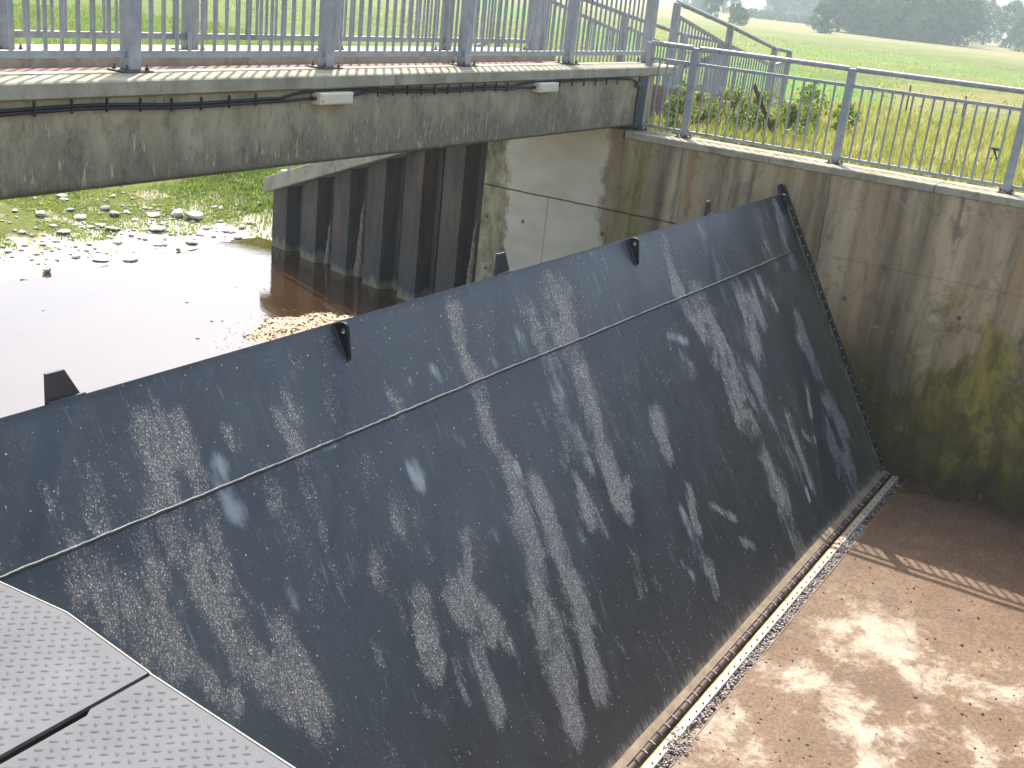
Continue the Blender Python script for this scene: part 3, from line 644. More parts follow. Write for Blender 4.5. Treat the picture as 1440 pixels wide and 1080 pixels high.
# ------------------------------------------------------------------ tilting gate
HY, HZ = 2.337, -3.306
GD = Vector((0, .5143, .8577)); GN = Vector((0, -.8577, .5143)); GO = Vector((0, HY, HZ)); GL = 3.411
def G(x, v, o=0.): p = GO + GD * v + GN * o; return Vector((x, p.y, p.z))
t = thing('tilting_gate', (7, HY, HZ), 'large dark blue-grey steel flap gate leaning across the channel, crusted with dried silt', 'gate')
STK = lambda s: np.array([[float(q) for q in r.split(',')] for r in s.split(';')])
DEP = STK('3.53,3.18,3.48,2.84,0.088,0.90;3.71,3.13,3.69,2.81,0.061,0.70;3.44,2.71,3.55,2.08,0.079,0.80;2.92,3.06,2.92,2.93,0.040,0.60;3.13,3.09,3.09,2.83,0.052,0.60;2.91,2.77,2.97,2.48,0.100,0.70;2.92,2.70,3.08,2.29,0.087,0.75;3.26,2.77,3.32,2.36,0.047,0.70;3.29,2.88,3.32,2.80,0.045,0.60;3.29,3.16,3.26,3.07,0.018,0.50;3.67,2.62,3.67,2.22,0.040,0.70;3.97,3.04,3.98,2.96,0.037,0.60;4.41,3.02,4.36,2.81,0.071,0.80;4.87,3.33,4.75,2.95,0.045,0.35;4.77,3.09,4.75,2.95,0.055,0.40;4.12,2.82,4.14,2.66,0.043,0.50;4.35,2.63,4.36,2.34,0.043,0.60;4.04,2.57,4.11,2.39,0.046,0.50;5.27,2.88,5.30,2.80,0.052,0.50;4.98,2.38,4.93,2.22,0.066,0.70;6.14,3.28,6.06,2.98,0.064,0.95;6.06,2.98,6.11,2.82,0.065,0.95;6.11,2.82,6.05,2.43,0.068,0.95;6.05,2.43,6.10,2.17,0.068,0.95;6.10,2.17,6.11,2.01,0.086,0.95;7.42,3.30,7.48,3.12,0.059,0.90;7.48,3.12,7.43,2.81,0.118,0.95;7.43,2.81,7.33,2.35,0.098,0.95;7.33,2.35,7.29,1.91,0.106,0.95;7.29,1.91,7.27,1.57,0.096,0.95;7.04,3.09,6.98,2.77,0.091,0.80;7.26,3.10,7.27,2.82,0.102,0.85;6.96,2.45,7.07,1.92,0.058,0.60;8.25,1.93,8.19,1.64,0.081,0.95;6.67,2.47,6.67,2.25,0.033,0.50;6.86,2.31,6.83,2.04,0.044,0.40;9.46,3.30,9.41,2.90,0.069,0.85;9.41,2.90,9.57,2.43,0.092,0.90;9.75,2.64,9.85,2.27,0.185,0.85;8.98,2.39,9.16,2.15,0.085,0.50;10.73,2.53,10.62,2.10,0.135,0.90;10.95,2.45,11.00,2.33,0.136,0.80;11.32,2.58,11.42,2.32,0.079,0.70;10.71,2.16,10.69,1.86,0.051,0.60;9.83,2.06,9.86,1.70,0.215,0.80;9.86,1.70,9.94,1.39,0.093,0.70;10.31,1.88,10.34,1.50,0.061,0.80;12.48,3.35,12.53,3.05,0.102,0.50;12.50,3.13,12.38,2.73,0.104,0.80;11.79,2.82,11.80,2.75,0.134,0.50;11.96,2.10,11.94,1.94,0.080,0.80;11.87,1.83,11.95,1.49,0.128,0.90;11.56,1.42,11.39,1.15,0.046,0.70;11.93,1.09,12.11,0.79,0.127,0.90;3.01,2.66,3.18,2.14,0.069,0.80;3.25,2.57,3.25,2.21,0.039,0.80;3.47,2.48,3.52,2.02,0.072,0.90;3.52,2.02,3.68,1.65,0.066,0.90;3.62,2.42,3.63,2.05,0.049,0.80;3.60,1.99,3.84,1.57,0.077,0.90;3.83,1.96,3.87,1.52,0.082,0.80;3.26,2.14,3.42,1.82,0.051,0.80;3.70,2.28,3.77,2.14,0.028,0.60;4.33,2.33,4.30,2.00,0.035,0.60;5.06,1.97,5.06,1.93,0.031,0.50;4.62,2.03,4.64,1.83,0.061,0.60;4.66,1.76,4.66,1.67,0.042,0.60;4.84,1.73,4.77,1.37,0.082,0.90;4.76,1.52,4.85,1.39,0.059,0.90;5.24,1.66,5.39,1.40,0.088,0.95;5.15,1.64,5.28,1.36,0.085,0.90;5.43,1.91,5.37,1.74,0.047,0.70;6.11,2.01,5.92,1.23,0.108,0.95;5.92,1.23,5.86,0.81,0.135,0.95;5.86,0.81,5.78,0.50,0.092,0.90;5.18,1.31,5.15,0.91,0.068,0.90;5.37,1.37,5.46,1.19,0.045,0.60;4.96,1.32,4.93,1.11,0.042,0.70;4.59,1.19,4.68,1.10,0.033,0.70;4.40,1.70,4.37,1.59,0.037,0.60;3.91,1.69,3.84,1.45,0.047,0.50;6.32,1.94,6.33,1.47,0.085,0.95;6.33,1.47,6.30,1.01,0.103,0.95;6.30,1.01,6.19,0.55,0.083,0.95;6.05,2.03,6.04,1.68,0.066,0.85;7.27,1.57,7.31,1.47,0.082,0.90;7.50,1.64,7.23,1.53,0.047,0.80;6.80,1.78,6.84,1.61,0.095,0.85;6.84,1.61,6.92,1.42,0.048,0.80;6.63,1.68,6.63,1.47,0.033,0.60;6.71,2.08,6.68,1.82,0.052,0.40;7.18,1.15,7.18,0.92,0.092,0.50;8.32,1.28,8.23,1.00,0.060,0.80;8.61,1.06,8.95,0.81,0.030,0.85;8.25,0.65,8.16,0.47,0.060,0.70;9.92,0.97,10.00,0.66,0.159,0.80;10.79,1.23,10.75,0.56,0.077,0.80;11.01,1.02,11.22,0.88,0.045,0.70;11.68,0.75,11.82,0.30,0.184,0.70;12.01,0.82,11.99,0.33,0.101,0.80;8.88,0.64,9.09,0.50,0.037,0.60;9.94,0.40,10.05,0.21,0.099,0.45'); CHK = STK('3.84,2.87,3.83,2.65,0.064,0.90;3.72,2.73,4.24,2.75,0.009,0.60;4.24,2.75,4.71,2.76,0.010,0.50;5.20,2.45,5.22,2.37,0.056,0.90;5.72,2.96,5.75,2.90,0.037,0.60;5.46,2.95,5.46,2.93,0.018,0.80;6.74,2.93,6.75,2.87,0.095,0.60;7.02,2.76,7.00,2.27,0.099,0.70;7.00,2.27,7.06,2.06,0.055,0.70;6.37,2.86,6.37,2.83,0.034,0.60;8.15,3.24,8.17,2.93,0.218,0.35;5.66,2.54,5.73,2.45,0.040,0.50;8.94,2.52,9.22,2.40,0.037,0.90;10.34,3.32,10.39,2.88,0.123,0.45;10.39,2.88,10.35,2.52,0.128,0.50;10.35,2.52,10.33,1.80,0.142,0.50;10.33,1.80,10.54,0.78,0.148,0.60;3.98,2.24,3.98,2.09,0.033,0.50;5.68,1.86,5.71,1.83,0.050,0.50;8.11,1.17,8.12,0.67,0.071,0.70;7.83,0.84,7.91,0.69,0.037,0.80;6.19,2.16,6.19,2.11,0.026,2.00;10.60,0.54,10.59,0.45,0.025,1.60;4.16,3.32,4.66,3.33,0.008,0.40;5.59,3.36,6.23,3.39,0.008,0.30;7.10,1.96,7.11,1.52,0.036,0.20;4.41,1.99,4.78,1.97,0.009,0.15;5.56,0.51,5.65,0.37,0.059,0.50')
ux = np.arange(1.66, 12.861, .0225); uv_ = np.linspace(0, GL, 152); U, V = np.meshgrid(ux, uv_)
def paint(S, hard):
    acc = np.zeros_like(U)
    for x1, v1, x2, v2, hw, s in S:
        dx, dv = x2 - x1, v2 - v1; L2 = dx * dx + dv * dv + 1e-9
        tt = np.clip(((U - x1) * dx + (V - v1) * dv) / L2, 0, 1)
        dd = np.hypot(U - x1 - tt * dx, (V - v1 - tt * dv) * .8)
        acc = np.maximum(acc, s * (1 - sstep(hw * hard, hw * 2.1, dd)))
    return acc
dep = paint(DEP, .35); chk = paint(CHK, .1)
wob = .006 * (vnoise(U * .8, V * 1.2, 31) - .5)
P = np.stack([U, HY + GD.y * V + GN.y * wob, HZ + GD.z * V + GN.z * wob], -1).reshape(-1, 3)
idx = np.arange(U.size).reshape(U.shape); q = np.stack([idx[:-1, :-1], idx[:-1, 1:], idx[1:, 1:], idx[1:, :-1]], -1).reshape(-1, 4)
g = npmesh('skin_plate', P, q, GATE, t, True); fattr(g, 'deposit', dep); fattr(g, 'chalk', chk)
uvl = g.data.uv_layers.new(name='uv'); li = np.zeros(len(g.data.loops), np.int32); g.data.loops.foreach_get('vertex_index', li)
uvl.data.foreach_set('uv', np.stack([U.ravel()[li], V.ravel()[li]], 1).astype(np.float32).ravel())
m = MB(); m.hexa([G(1.66, .02, -.025), G(12.86, .02, -.025), G(12.86, .02, -.006), G(1.66, .02, -.006), G(1.66, GL + .003, -.025), G(12.86, GL + .003, -.025), G(12.86, GL + .003, -.006), G(1.66, GL + .003, -.006)])
m.hexa([G(1.66, GL - .006, -.018), G(12.86, GL - .006, -.018), G(12.86, GL - .006, .0035), G(1.66, GL - .006, .0035), G(1.66, GL + .006, -.018), G(12.86, GL + .006, -.018), G(12.86, GL + .006, .0035), G(1.66, GL + .006, .0035)])
m.build('backing_plate', GATEP, t)
for x in np.linspace(2.2, 12.4, 8):
    m = MB(); m.hexa([G(x - .01, .1, -.3), G(x + .01, .1, -.3), G(x + .01, .1, -.026), G(x - .01, .1, -.026), G(x - .01, 3.3, -.12), G(x + .01, 3.3, -.12), G(x + .01, 3.3, -.026), G(x - .01, 3.3, -.026)]); m.build('stiffener', GATEP, t)
m = MB(); pts = []; rr = []
for x in np.arange(1.66, 12.80, .03):
    v = 2.778 - .004 * (x - 7) * .6 + .010 * (float(vnoise(x * .8, 0, 40)) - .5) + .004 * (random.random() - .5)
    pts.append(G(x, v, .003)); rr.append(.0105 + .0035 * (float(vnoise(x * 9, 3, 41)) - .5))
m.tube(pts, rr, 8); m.build('weld_seam', WELD, t)
for x in (5.0, 8.83, 12.66):       # lifting lugs
    m = MB(); T = .022
    pr = [(3.41, 0), (3.405, .055)] + [(3.365 + .036 * math.cos(a), .058 + .037 * math.sin(a)) for a in np.linspace(.25, 1.6, 6)] + [(3.20, .030), (3.178, .018), (3.175, 0)]
    hc = (3.352, .054); hr = .0155; N = 14
    hole = [(hc[0] + hr * math.cos(a), hc[1] + hr * math.sin(a)) for a in [2 * math.pi * i / N for i in range(N)]]
    bm = bmesh.new(); ed = []
    for ring in (pr, hole):
        vv = [bm.verts.new(G(x - T / 2, *p)) for p in ring]; ed += [bm.edges.new((vv[i], vv[(i + 1) % len(vv)])) for i in range(len(vv))]
    bmesh.ops.triangle_fill(bm, edges=ed, use_beauty=True)
    r = bmesh.ops.extrude_face_region(bm, geom=bm.faces[:]); bmesh.ops.translate(bm, verts=[e for e in r['geom'] if isinstance(e, bmesh.types.BMVert)], vec=(T, 0, 0))
    bmesh.ops.recalc_face_normals(bm, faces=bm.faces)
    me = bpy.data.meshes.new('lifting_lug'); bm.to_mesh(me); bm.free(); me.materials.append(BLACK); lg = link('lifting_lug', me, t, .003, 2)
    m = MB(); m.tube([G(x - .013, v, .004) for v in np.linspace(3.40, 3.17, 9)], .008, 6); m.build('weld_bead', WELD, lg)
for x, wd, ht in ((3.07, .19, .15), (6.765, .20, .165), (10.57, .15, .15)):   # stop fins on the top edge
    m = MB(); pr = [(x, 0), (x + wd, 0), (x + wd * .97, .012), (x + wd * .52, ht), (x, ht)]
    m.extrude([G(a, GL + .002, -.018) + Vector((0, 0, b)) for a, b in pr], (0, .014, 0)); fn = m.build('stop_fin', GATEP, t, .002)
    m = MB(); m.tube([G(a, GL + .008 + .003 * random.random(), -.004) for a in np.linspace(x + .004, x + wd + .008, 14)], [.0075 + .003 * random.random() for _ in range(14)], 7); m.build('weld_bead', WELD, fn)
# side seal: rubber strip, clamp flat and bolts
m = MB(); m.hexa([G(12.80, -.02, .004), G(12.895, -.02, .004), G(12.895, -.02, .016), G(12.80, -.02, .016), G(12.80, 3.46, .004), G(12.895, 3.46, .004), G(12.895, 3.46, .016), G(12.80, 3.46, .016)])
m.tube([G(12.875, -.02, .02), G(12.875, 3.5, .02)], .018, 8)
ss = m.build('side_seal', RUBBER, t, .003)
SLIME = m_simple('slimed_clamp', (.05, .05, .025), (.20, .19, .095), 11, .6, 0, .3)
m = MB(); m.hexa([G(12.73, .03, .004), G(12.80, .03, .004), G(12.80, .03, .013), G(12.73, .03, .013), G(12.73, 3.36, .004), G(12.80, 3.36, .004), G(12.80, 3.36, .013), G(12.73, 3.36, .013)]); m.build('clamp_strip', SLIME, ss, .002)
for i in range(30):
    v = .08 + i * .1125; m = MB(); m.tube([G(12.835, v, .014), G(12.835, v, .026)], .0095, 6); m.build('bolt', BOLTPALE, ss)
m = MB(); m.hexa([G(12.70, 3.42, -.02), G(12.89, 3.42, -.02), G(12.89, 3.42, .004), G(12.70, 3.42, .004), G(12.76, 3.53, -.02), G(12.89, 3.53, -.02), G(12.89, 3.53, .004), G(12.76, 3.53, .004)]); m.build('top_corner_seal', RUBBER, ss, .004)
# bottom seal: silt ledge, clamp lip, bulging rubber held by studs
m = MB(); m.hexa([(1.66, 2.312, -3.318), (12.86, 2.312, -3.318), (12.86, 2.41, -3.318), (1.66, 2.41, -3.318), (1.66, 2.316, -3.266), (12.86, 2.316, -3.272), (12.86, 2.376, -3.246), (1.66, 2.376, -3.246)])
bs = m.build('bottom_seal', SILT, t, .003)
m = MB(); n = 60; m.tube([(x, 2.300 + .004 * math.sin(x * 5), -3.30 + .004 * math.sin(x * 7)) for x in np.linspace(1.66, 12.86, n)], .024, 12); m.build('seal_tube', SILTRUB, bs)
for i in range(90):
    x = 1.75 + i * .1245; m = MB(); m.bar((x, 2.316, -3.262), (x + .006, 2.268, -3.282), .007, .007); m.build('stud_clip', BOLTPALE if i % 3 else BOLT, bs)

# sill plate the seal lies on, let into the floor
t = thing('sill_plate', (7.2, 2.15, -3.3), 'pale bolted steel sill strip along the foot of the gate', 'sill')
xa = [1.62, 4.1, 6.62, 9.15, 11.72, 12.88]
for a, b in zip(xa[:-1], xa[1:]):
    m = MB(); m.box(a + .004, 2.178, -3.36, b - .004, 2.236, -3.297); s = m.build('clamp_plate', SEALP, t, .003)
    m = MB(); m.box(a + .004, 2.2365, -3.36, b - .004, 2.252, -3.303); m.build('edge_strip', SEALY, s, .002)
    k = int((b - a) / .125)
    for i in range(k):
        x = a + (i + .5) * (b - a) / k; m = MB(); m.tube([(x, 2.203, -3.298), (x, 2.203, -3.285)], .0075, 6); m.build('bolt', BOLT, s)
m = MB(); m.box(1.6, 2.083, -3.42, 12.9, 2.093, -3.296); tag(m.build('groove_edge', SILT, None, .002), kind='structure')
V = []; F = []
def blob(cx, cy, cz, r, flat=.7):
    o = len(V); a = rng.uniform(0, 6.28); sx, sy = r * rng.uniform(.7, 1.3), r * rng.uniform(.7, 1.3)
    for k in range(5):
        an = a + k * 1.2566; V.append((cx + sx * math.cos(an), cy + sy * math.sin(an), cz + r * flat * rng.uniform(-.1, .3)))
    V.append((cx, cy, cz + r * flat)); V.append((cx, cy, cz - r * flat))
    for k in range(5): F.append((o + k, o + (k + 1) % 5, o + 5)); F.append((o + (k + 1) % 5, o + k, o + 6))
for i in range(4200):
    x = rng.uniform(5.7, 12.8); dens = .3 + .7 * float(vnoise(x * 1.1, 0, 50))
    if 6.5 < x < 7.0 and rng.random() < .8: continue
    if x > 11.3 and rng.random() < .85: continue
    if rng.random() > dens + .15: continue
    blob(x, rng.uniform(2.096, 2.176), -3.338 + rng.uniform(0, .03), rng.uniform(.006, .017))
for i in range(160): blob(6.62 + rng.normal(0, .09), 2.14 + rng.normal(0, .045), -3.29 + abs(rng.normal(0, .006)), rng.uniform(.006, .014))
tag(npmesh('groove_gravel', V, F, GRIT), 'grey gravel lying in the groove beside the sill strip', 'gravel', kind='stuff')
V = []; F = []
for i in range(3000):
    x, y = rng.uniform(5.5, 12.8), rng.uniform(-2.5, 2.06)
    if rng.random() > .25 + 1.1 * (float(vnoise(x * 1.4, y * 1.4, 51)) - .35): continue
    blob(x, y, -3.298, min(.022, .0055 + rng.exponential(.0028)), .6)
tag(npmesh('floor_pebbles', V, F, PEB), 'dark pebbles and clods scattered over the silty channel floor', 'pebbles', kind='stuff')

# ------------------------------------------------------------------ chequer plates
def chequer(x0, x1, y0, y1, cut=None):
    """rolled plate with raised lenses; returns MB"""
    m = MB(); z = 0; T = .010
    out = [(x0, y0), (x1, y0), (x1, y1), (x0, y1)] if cut is None else cut
    m.extrude([(a, b, z - T) for a, b in out], (0, 0, T))
    a = .0262; s2 = a / math.sqrt(2); e1 = (s2, -s2); e2 = (s2, s2)
    n = int((x1 - x0 + y1 - y0) / a) + 4
    for i in range(-n, n):
        for j in range(-n, n):
            cx = .3 + i * e1[0] + j * e2[0]; cy = 1.9 + i * e1[1] + j * e2[1]
            if not (x0 + .012 < cx < x1 - .016 and y0 + .012 < cy < y1 - .012): continue
            if cx > (1.591 + .0862 * (cy - 1.803) if cy < 1.8 else np.interp(cy, [1.8, 2.143, 2.38, 3.4], [1.592, 1.637, 1.622, 1.6])) - .016: continue
            L, W, H = .0114, .0043, .0036
            d = (1 / math.sqrt(2), -1 / math.sqrt(2)) if (i + j) % 2 == 0 else (1 / math.sqrt(2), 1 / math.sqrt(2)); p = (-d[1], d[0])
            P = []
            for u, v, h in ((-L, 0, 0), (-L * .45, -W, 0), (L * .45, -W, 0), (L, 0, 0), (L * .45, W, 0), (-L * .45, W, 0), (-L * .5, 0, H), (L * .5, 0, H)):
                P.append((cx + d[0] * u + p[0] * v, cy + d[1] * u + p[1] * v, z + h - .0002))
            m.add(P, [(0, 1, 6), (1, 2, 7, 6), (2, 3, 7), (3, 4, 7), (4, 5, 6, 7), (5, 0, 6)], True)
    return m
m = chequer(.25, 1.60, .3, 1.782, [(.25, .3), (1.461, .3), (1.589, 1.785), (1.42, 1.785), (1.40, 1.772), (.25, 1.772)]); tag(m.build('chequer_plate', PLATE), 'steel chequer plate nearest the viewer, below the open slot', 'floor plate', 'chequer plates on the platform')
m = chequer(.45, 1.65, 1.797, 3.4, [(.45, 1.797), (1.592, 1.797), (1.637, 2.143), (1.622, 2.38), (1.60, 3.4), (.45, 3.4)])
tag(m.build('chequer_plate', PLATE), 'steel chequer plate beyond the open slot, rust stained along its near edge', 'floor plate', 'chequer plates on the platform')
EDGE = m_simple('plate_edge_angle', (.17, .20, .14), (.30, .33, .25), 20, .5, 0, .1)
m = MB(); ep = [(1.463, .3), (1.5915, 1.79), (1.594, 1.797), (1.639, 2.143), (1.624, 2.38), (1.602, 3.4)]
for (xa_, ya_), (xb_, yb_) in zip(ep[:-1], ep[1:]): m.hexa([(xa_, ya_, -.06), (xa_ + .004, ya_, -.06), (xb_ + .004, yb_, -.06), (xb_, yb_, -.06), (xa_, ya_, .001), (xa_ + .004, ya_, .001), (xb_ + .004, yb_, .001), (xb_, yb_, .001)])
tag(m.build('edge_angle', EDGE), 'thin pale steel edge trim along the lip of the chequer plates', 'edge trim')

# ------------------------------------------------------------------ cable and junction boxes on the bridge face
BY = 6.145
t = thing('cable', (8, BY, .58), 'black cable clipped along the bridge face under the kerb', 'cable')
def cz(x):  # the lower cable run sags between the boxes, rises under the kerb beyond each
    return .556 + BZ(x) + .008 * math.sin(x * 1.7) + .006 * math.sin(x * 4.1)
r1 = [(x, BY - .012, cz(x)) for x in np.arange(2.0, 6.75, .08)] + [(6.85, BY - .012, .588), (6.98, BY - .012, .605), (7.5, BY - .012, .613), (7.9, BY - .012, .612)] + [(8.1, BY - .012, .604)] + [(x, BY - .012, cz(x) + .018) for x in np.arange(8.2, 10.1, .08)] + [(10.2, BY - .012, .61), (10.4, BY - .012, .625), (12.5, BY - .012, .634), (12.75, BY - .012, .625), (12.86, BY - .013, .60), (12.9, BY - .013, .575)]
r2c = [(x, BY - .014, cz(x) - .022) for x in np.arange(2.0, 6.6, .08)] + [(6.75, BY - .014, cz(6.75) - .02), (7.0, BY - .014, .555), (7.09, BY - .02, .56)]
r3 = [(7.50, BY - .02, .562), (7.62, BY - .014, .572), (7.75, BY - .014, .59), (7.9, BY - .014, .597)] + [(x, BY - .014, cz(x) - .006) for x in np.arange(8.0, 10.1, .08)] + [(10.25, BY - .014, .58), (10.38, BY - .014, .572), (10.46, BY - .02, .575)]
for p in (r1, r2c, r3):
    m = MB(); m.tube(p, .0115, 7); m.build('cable_run', CABLE, t)
for x in [2.4 + i * .27 for i in range(16)] + [7.9 + i * .205 for i in range(11)] + [11.0 + i * .27 for i in range(6)]:
    z = cz(x) + (.012 if 7.8 < x < 10.3 else 0) if x < 10.5 else .615
    m = MB(); m.bar((x, BY - .022, z - .045), (x, BY - .022, z + .045), .014, .012); m.build('cable_clip', CABLE, t)
m = MB(); m.tube([(12.86, BY - .03, .555), (12.93, BY - .03, .56)], .03, 10); m.build('cable_gland', BOLT, t)
for x0, x1, z0, z1, lab in ((7.095, 7.50, .512, .605, 'cream junction box on the bridge face nearer the middle of the span'), (10.47, 10.87, .530, .625, 'cream junction box on the bridge face nearer the wall railing')):
    t = thing('junction_box', ((x0 + x1) / 2, BY, z0), lab, 'junction box', 'junction boxes on the bridge')
    m = MB(); m.box(x0, BY - .085, z0, x1, BY + .009, z1); b = m.build('box_body', CREAM, t, .008, 3)
    m = MB(); m.box(x0 + .02, BY - .0895, z0 + .012, x1 - .02, BY - .085, z1 - .012); m.build('lid', CREAM, t, .003)
    m = MB(); m.tube([(x0 - .035, BY - .035, (z0 + z1) / 2), (x0, BY - .035, (z0 + z1) / 2)], .016, 8); m.build('cable_gland', CABLE, t)
    m = MB(); m.tube([(x0 + .03, BY - .0895, z0 + .03), (x0 + .03, BY - .093, z0 + .03)], .007, 8); m.build('screw', BOLT, t)
# ------------------------------------------------------------------ stones on the river bank
ROCKS = STK('13.68,14.69,0.27,0.19;13.85,14.50,0.31,0.24;13.20,14.74,0.26,0.09;12.64,15.25,0.16,0.12;12.65,15.02,0.21,0.12;12.02,15.11,0.25,0.11;11.49,15.35,0.22,0.11;11.29,14.59,0.24,0.11;12.14,14.49,0.25,0.11;12.10,14.71,0.18,0.06;12.81,14.21,0.32,0.10;11.88,14.07,0.22,0.10;10.90,13.79,0.17,0.08;10.19,13.53,0.12,0.14;9.76,13.41,0.16,0.07;11.14,13.55,0.23,0.06;13.33,15.08,0.12,0.07;12.74,14.66,0.14,0.06;13.17,15.68,0.11,0.07;12.32,15.93,0.19,0.09;12.26,15.79,0.16,0.07;12.10,14.74,0.18,0.07;13.73,14.07,0.17,0.08;13.93,13.81,0.17,0.08;14.30,13.81,0.15,0.08;14.57,13.92,0.12,0.09;14.61,13.84,0.11,0.09;13.94,13.55,0.17,0.07;12.99,13.62,0.25,0.09;12.48,13.68,0.11,0.08;11.63,13.46,0.32,0.10;12.55,13.47,0.07,0.07;14.55,14.74,0.13,0.06;14.64,14.67,0.13,0.05;15.22,14.29,0.10,0.08;10.71,14.78,0.13,0.05;10.18,14.35,0.14,0.05;11.38,14.11,0.09,0.05;10.74,14.33,0.10,0.05;12.25,14.18,0.10,0.06;12.35,13.98,0.09,0.06;12.88,14.00,0.11,0.06;13.56,13.73,0.11,0.06;13.61,13.46,0.12,0.06;13.37,13.87,0.09,0.05;11.38,14.93,0.15,0.04;12.11,15.43,0.16,0.05;12.87,15.02,0.12,0.06;10.27,13.96,0.09,0.04;11.16,15.55,0.11,0.06;11.02,13.21,0.08,0.04;14.17,14.19,0.10,0.06;11.94,14.74,0.16,0.04;11.65,13.02,0.07,0.04')
def hz1(x, y): return float(height(np.array([x]), np.array([y]))[0])
rock_mesh = []
for k in range(6):
    bm = bmesh.new(); bmesh.ops.create_icosphere(bm, subdivisions=2, radius=.5)
    pl_ = [(Vector((rng.normal(), rng.normal(), rng.normal())).normalized(), rng.uniform(.26, .42)) for _ in range(9)]
    for v in bm.verts:
        for n_, dd in pl_:
            s = v.co.dot(n_)
            if s > dd: v.co -= n_ * (s - dd)
        v.co += Vector((rng.normal(), rng.normal(), rng.normal())) * .012
    me = bpy.data.meshes.new('stone'); bm.to_mesh(me); bm.free(); me.materials.append(STONE); rock_mesh.append(me)
SPECIAL = {0: 'large pale block stone on the bank, left one of the pair near the pile wall', 1: 'largest pale block stone on the bank, right one of the pair near the pile wall',
           30: 'long flat grey slab lying at the waterline of the far bank', 13: 'upright pale pointed stone at the waterline on the left', 29: 'grey stone with a dark hollow side at the waterline'}
for i, (x, y, w_, h_) in enumerate(ROCKS):
    o = bpy.data.objects.new('stone', rock_mesh[i % 6]); COL.objects.link(o)
    o.scale = (w_ * 1.25, max(w_ * .9, .1), max(h_ * .85, .05)); o.rotation_euler = (rng.uniform(-.15, .15), rng.uniform(-.15, .15), rng.uniform(-.5, .5) + .3)
    o.location = (x, y, hz1(x, y) + h_ * .22)
    tag(o, SPECIAL.get(i, 'pale weathered stone lying scattered on the grassy river bank'), 'stone', 'stones on the far river bank')
V = []; F = []
for i in range(1300):
    x = rng.uniform(7, 15.0); y = 13.6 + rng.gamma(1.6, .75)
    if y > 17.5 or (x > 14.2 and y < 14): continue
    if rng.random() > -.05 + float(vnoise(x * .9, y * 1.3, 61)): continue
    blob(x, y, hz1(x, y) + .005, rng.uniform(.012, .045) * (1.4 if rng.random() < .08 else 1), .55)
tag(npmesh('bank_rubble', V, F, STONE), 'small pale rubble strewn along the river bank', 'rubble', kind='stuff')
V = []; F = []
for i in range(4200):
    x = 10.8 + rng.normal(0, 1.7); y = 9.4 + rng.normal(0, .9)
    z = hz1(x, y)
    if z < -3.02 or y > 12: continue
    blob(x, y, max(z, -2.955), rng.uniform(.006, .022), .5)
for i in range(26):
    x, y = rng.uniform(5, 13), rng.uniform(9, 13); blob(x, y, -2.952, rng.uniform(.012, .035), .5)
tag(npmesh('shoal_gravel', V, F, PEB), 'dark grit and floating debris on the sandy shoal behind the gate', 'gravel', kind='stuff')

# ------------------------------------------------------------------ grass
def blades(name, n, xr, yr, hmin, hmax, m, label, cond=None, w=.012, lean=.35, dens=None):
    x = rng.uniform(*xr, n); y = rng.uniform(*yr, n)
    if dens is not None: x = xr[0] + (xr[1] - xr[0]) * rng.random(n) ** dens
    if cond is not None: k = cond(x, y); x = x[k]; y = y[k]
    n = len(x); z = height(x, y) - .01
    hgt = rng.uniform(hmin, hmax, n) * (.55 + .9 * vnoise(x * .8, y * .8, 71)); a = rng.uniform(0, 6.283, n); la = rng.uniform(0, 6.283, n); ln = lean * hgt * rng.random(n)
    ca, sa = np.cos(a) * w, np.sin(a) * w; ax, ay = np.cos(la) * ln, np.sin(la) * ln
    V = np.empty((n, 5, 3))
    V[:, 0] = np.stack([x - ca, y - sa, z], 1); V[:, 1] = np.stack([x + ca, y + sa, z], 1)
    V[:, 2] = np.stack([x + ca * .7 + ax * .35, y + sa * .7 + ay * .35, z + hgt * .6], 1); V[:, 3] = np.stack([x - ca * .7 + ax * .35, y - sa * .7 + ay * .35, z + hgt * .6], 1)
    V[:, 4] = np.stack([x + ax, y + ay, z + hgt], 1)
    b = (np.arange(n) * 5)[:, None]
    F = np.concatenate([b + np.array([[0, 1, 2]]), b + np.array([[0, 2, 3]]), b + np.array([[3, 2, 4]])])
    o = npmesh(name, V.reshape(-1, 3), F, m); tag(o, label, 'grass', kind='stuff'); return o
noramp = lambda x, y: ~((y > 6.7) & (y < 7.95) & (x < 23))
blades('meadow_grass', 90000, (13.5, 26), (-5, 6.6), .10, .30, STRAWG, 'tall straw coloured meadow grass behind the wall railing', lambda x, y: noramp(x, y) & (x + y * .0 > 13.5), .009, .5, 1.5)
blades('meadow_grass', 30000, (24, 52), (-6, 14), .10, .28, STRAWG, 'straw coloured meadow grass farther out in the field', lambda x, y: noramp(x, y), .022, .5, 1.2)
blades('meadow_grass', 12000, (50, 130), (-12, 60), .08, .2, STRAWG, 'straw coloured meadow grass in the middle distance', None, .05, .6, 1.5)
blades('turf_grass', 60000, (7, 16.5), (13.9, 22), .025, .075, GREENG, 'short green turf growing on the far river bank', lambda x, y: (vnoise(x * 1.3, y * 1.3, 73) + .10 * (y - 15.6) - .12 * np.clip(12 - x, 0, 3) * (y < 17) > .36), .011, .6)
blades('turf_grass', 60000, (6, 40), (20, 48), .06, .2, GREENG, 'bright green grass of the flood plain beyond the bridge', None, .02, .5)
blades('turf_grass', 30000, (14.2, 26), (7.95, 16), .03, .09, GREENG, 'green grass on the slope behind the sheet pile wall', None, .012, .5)

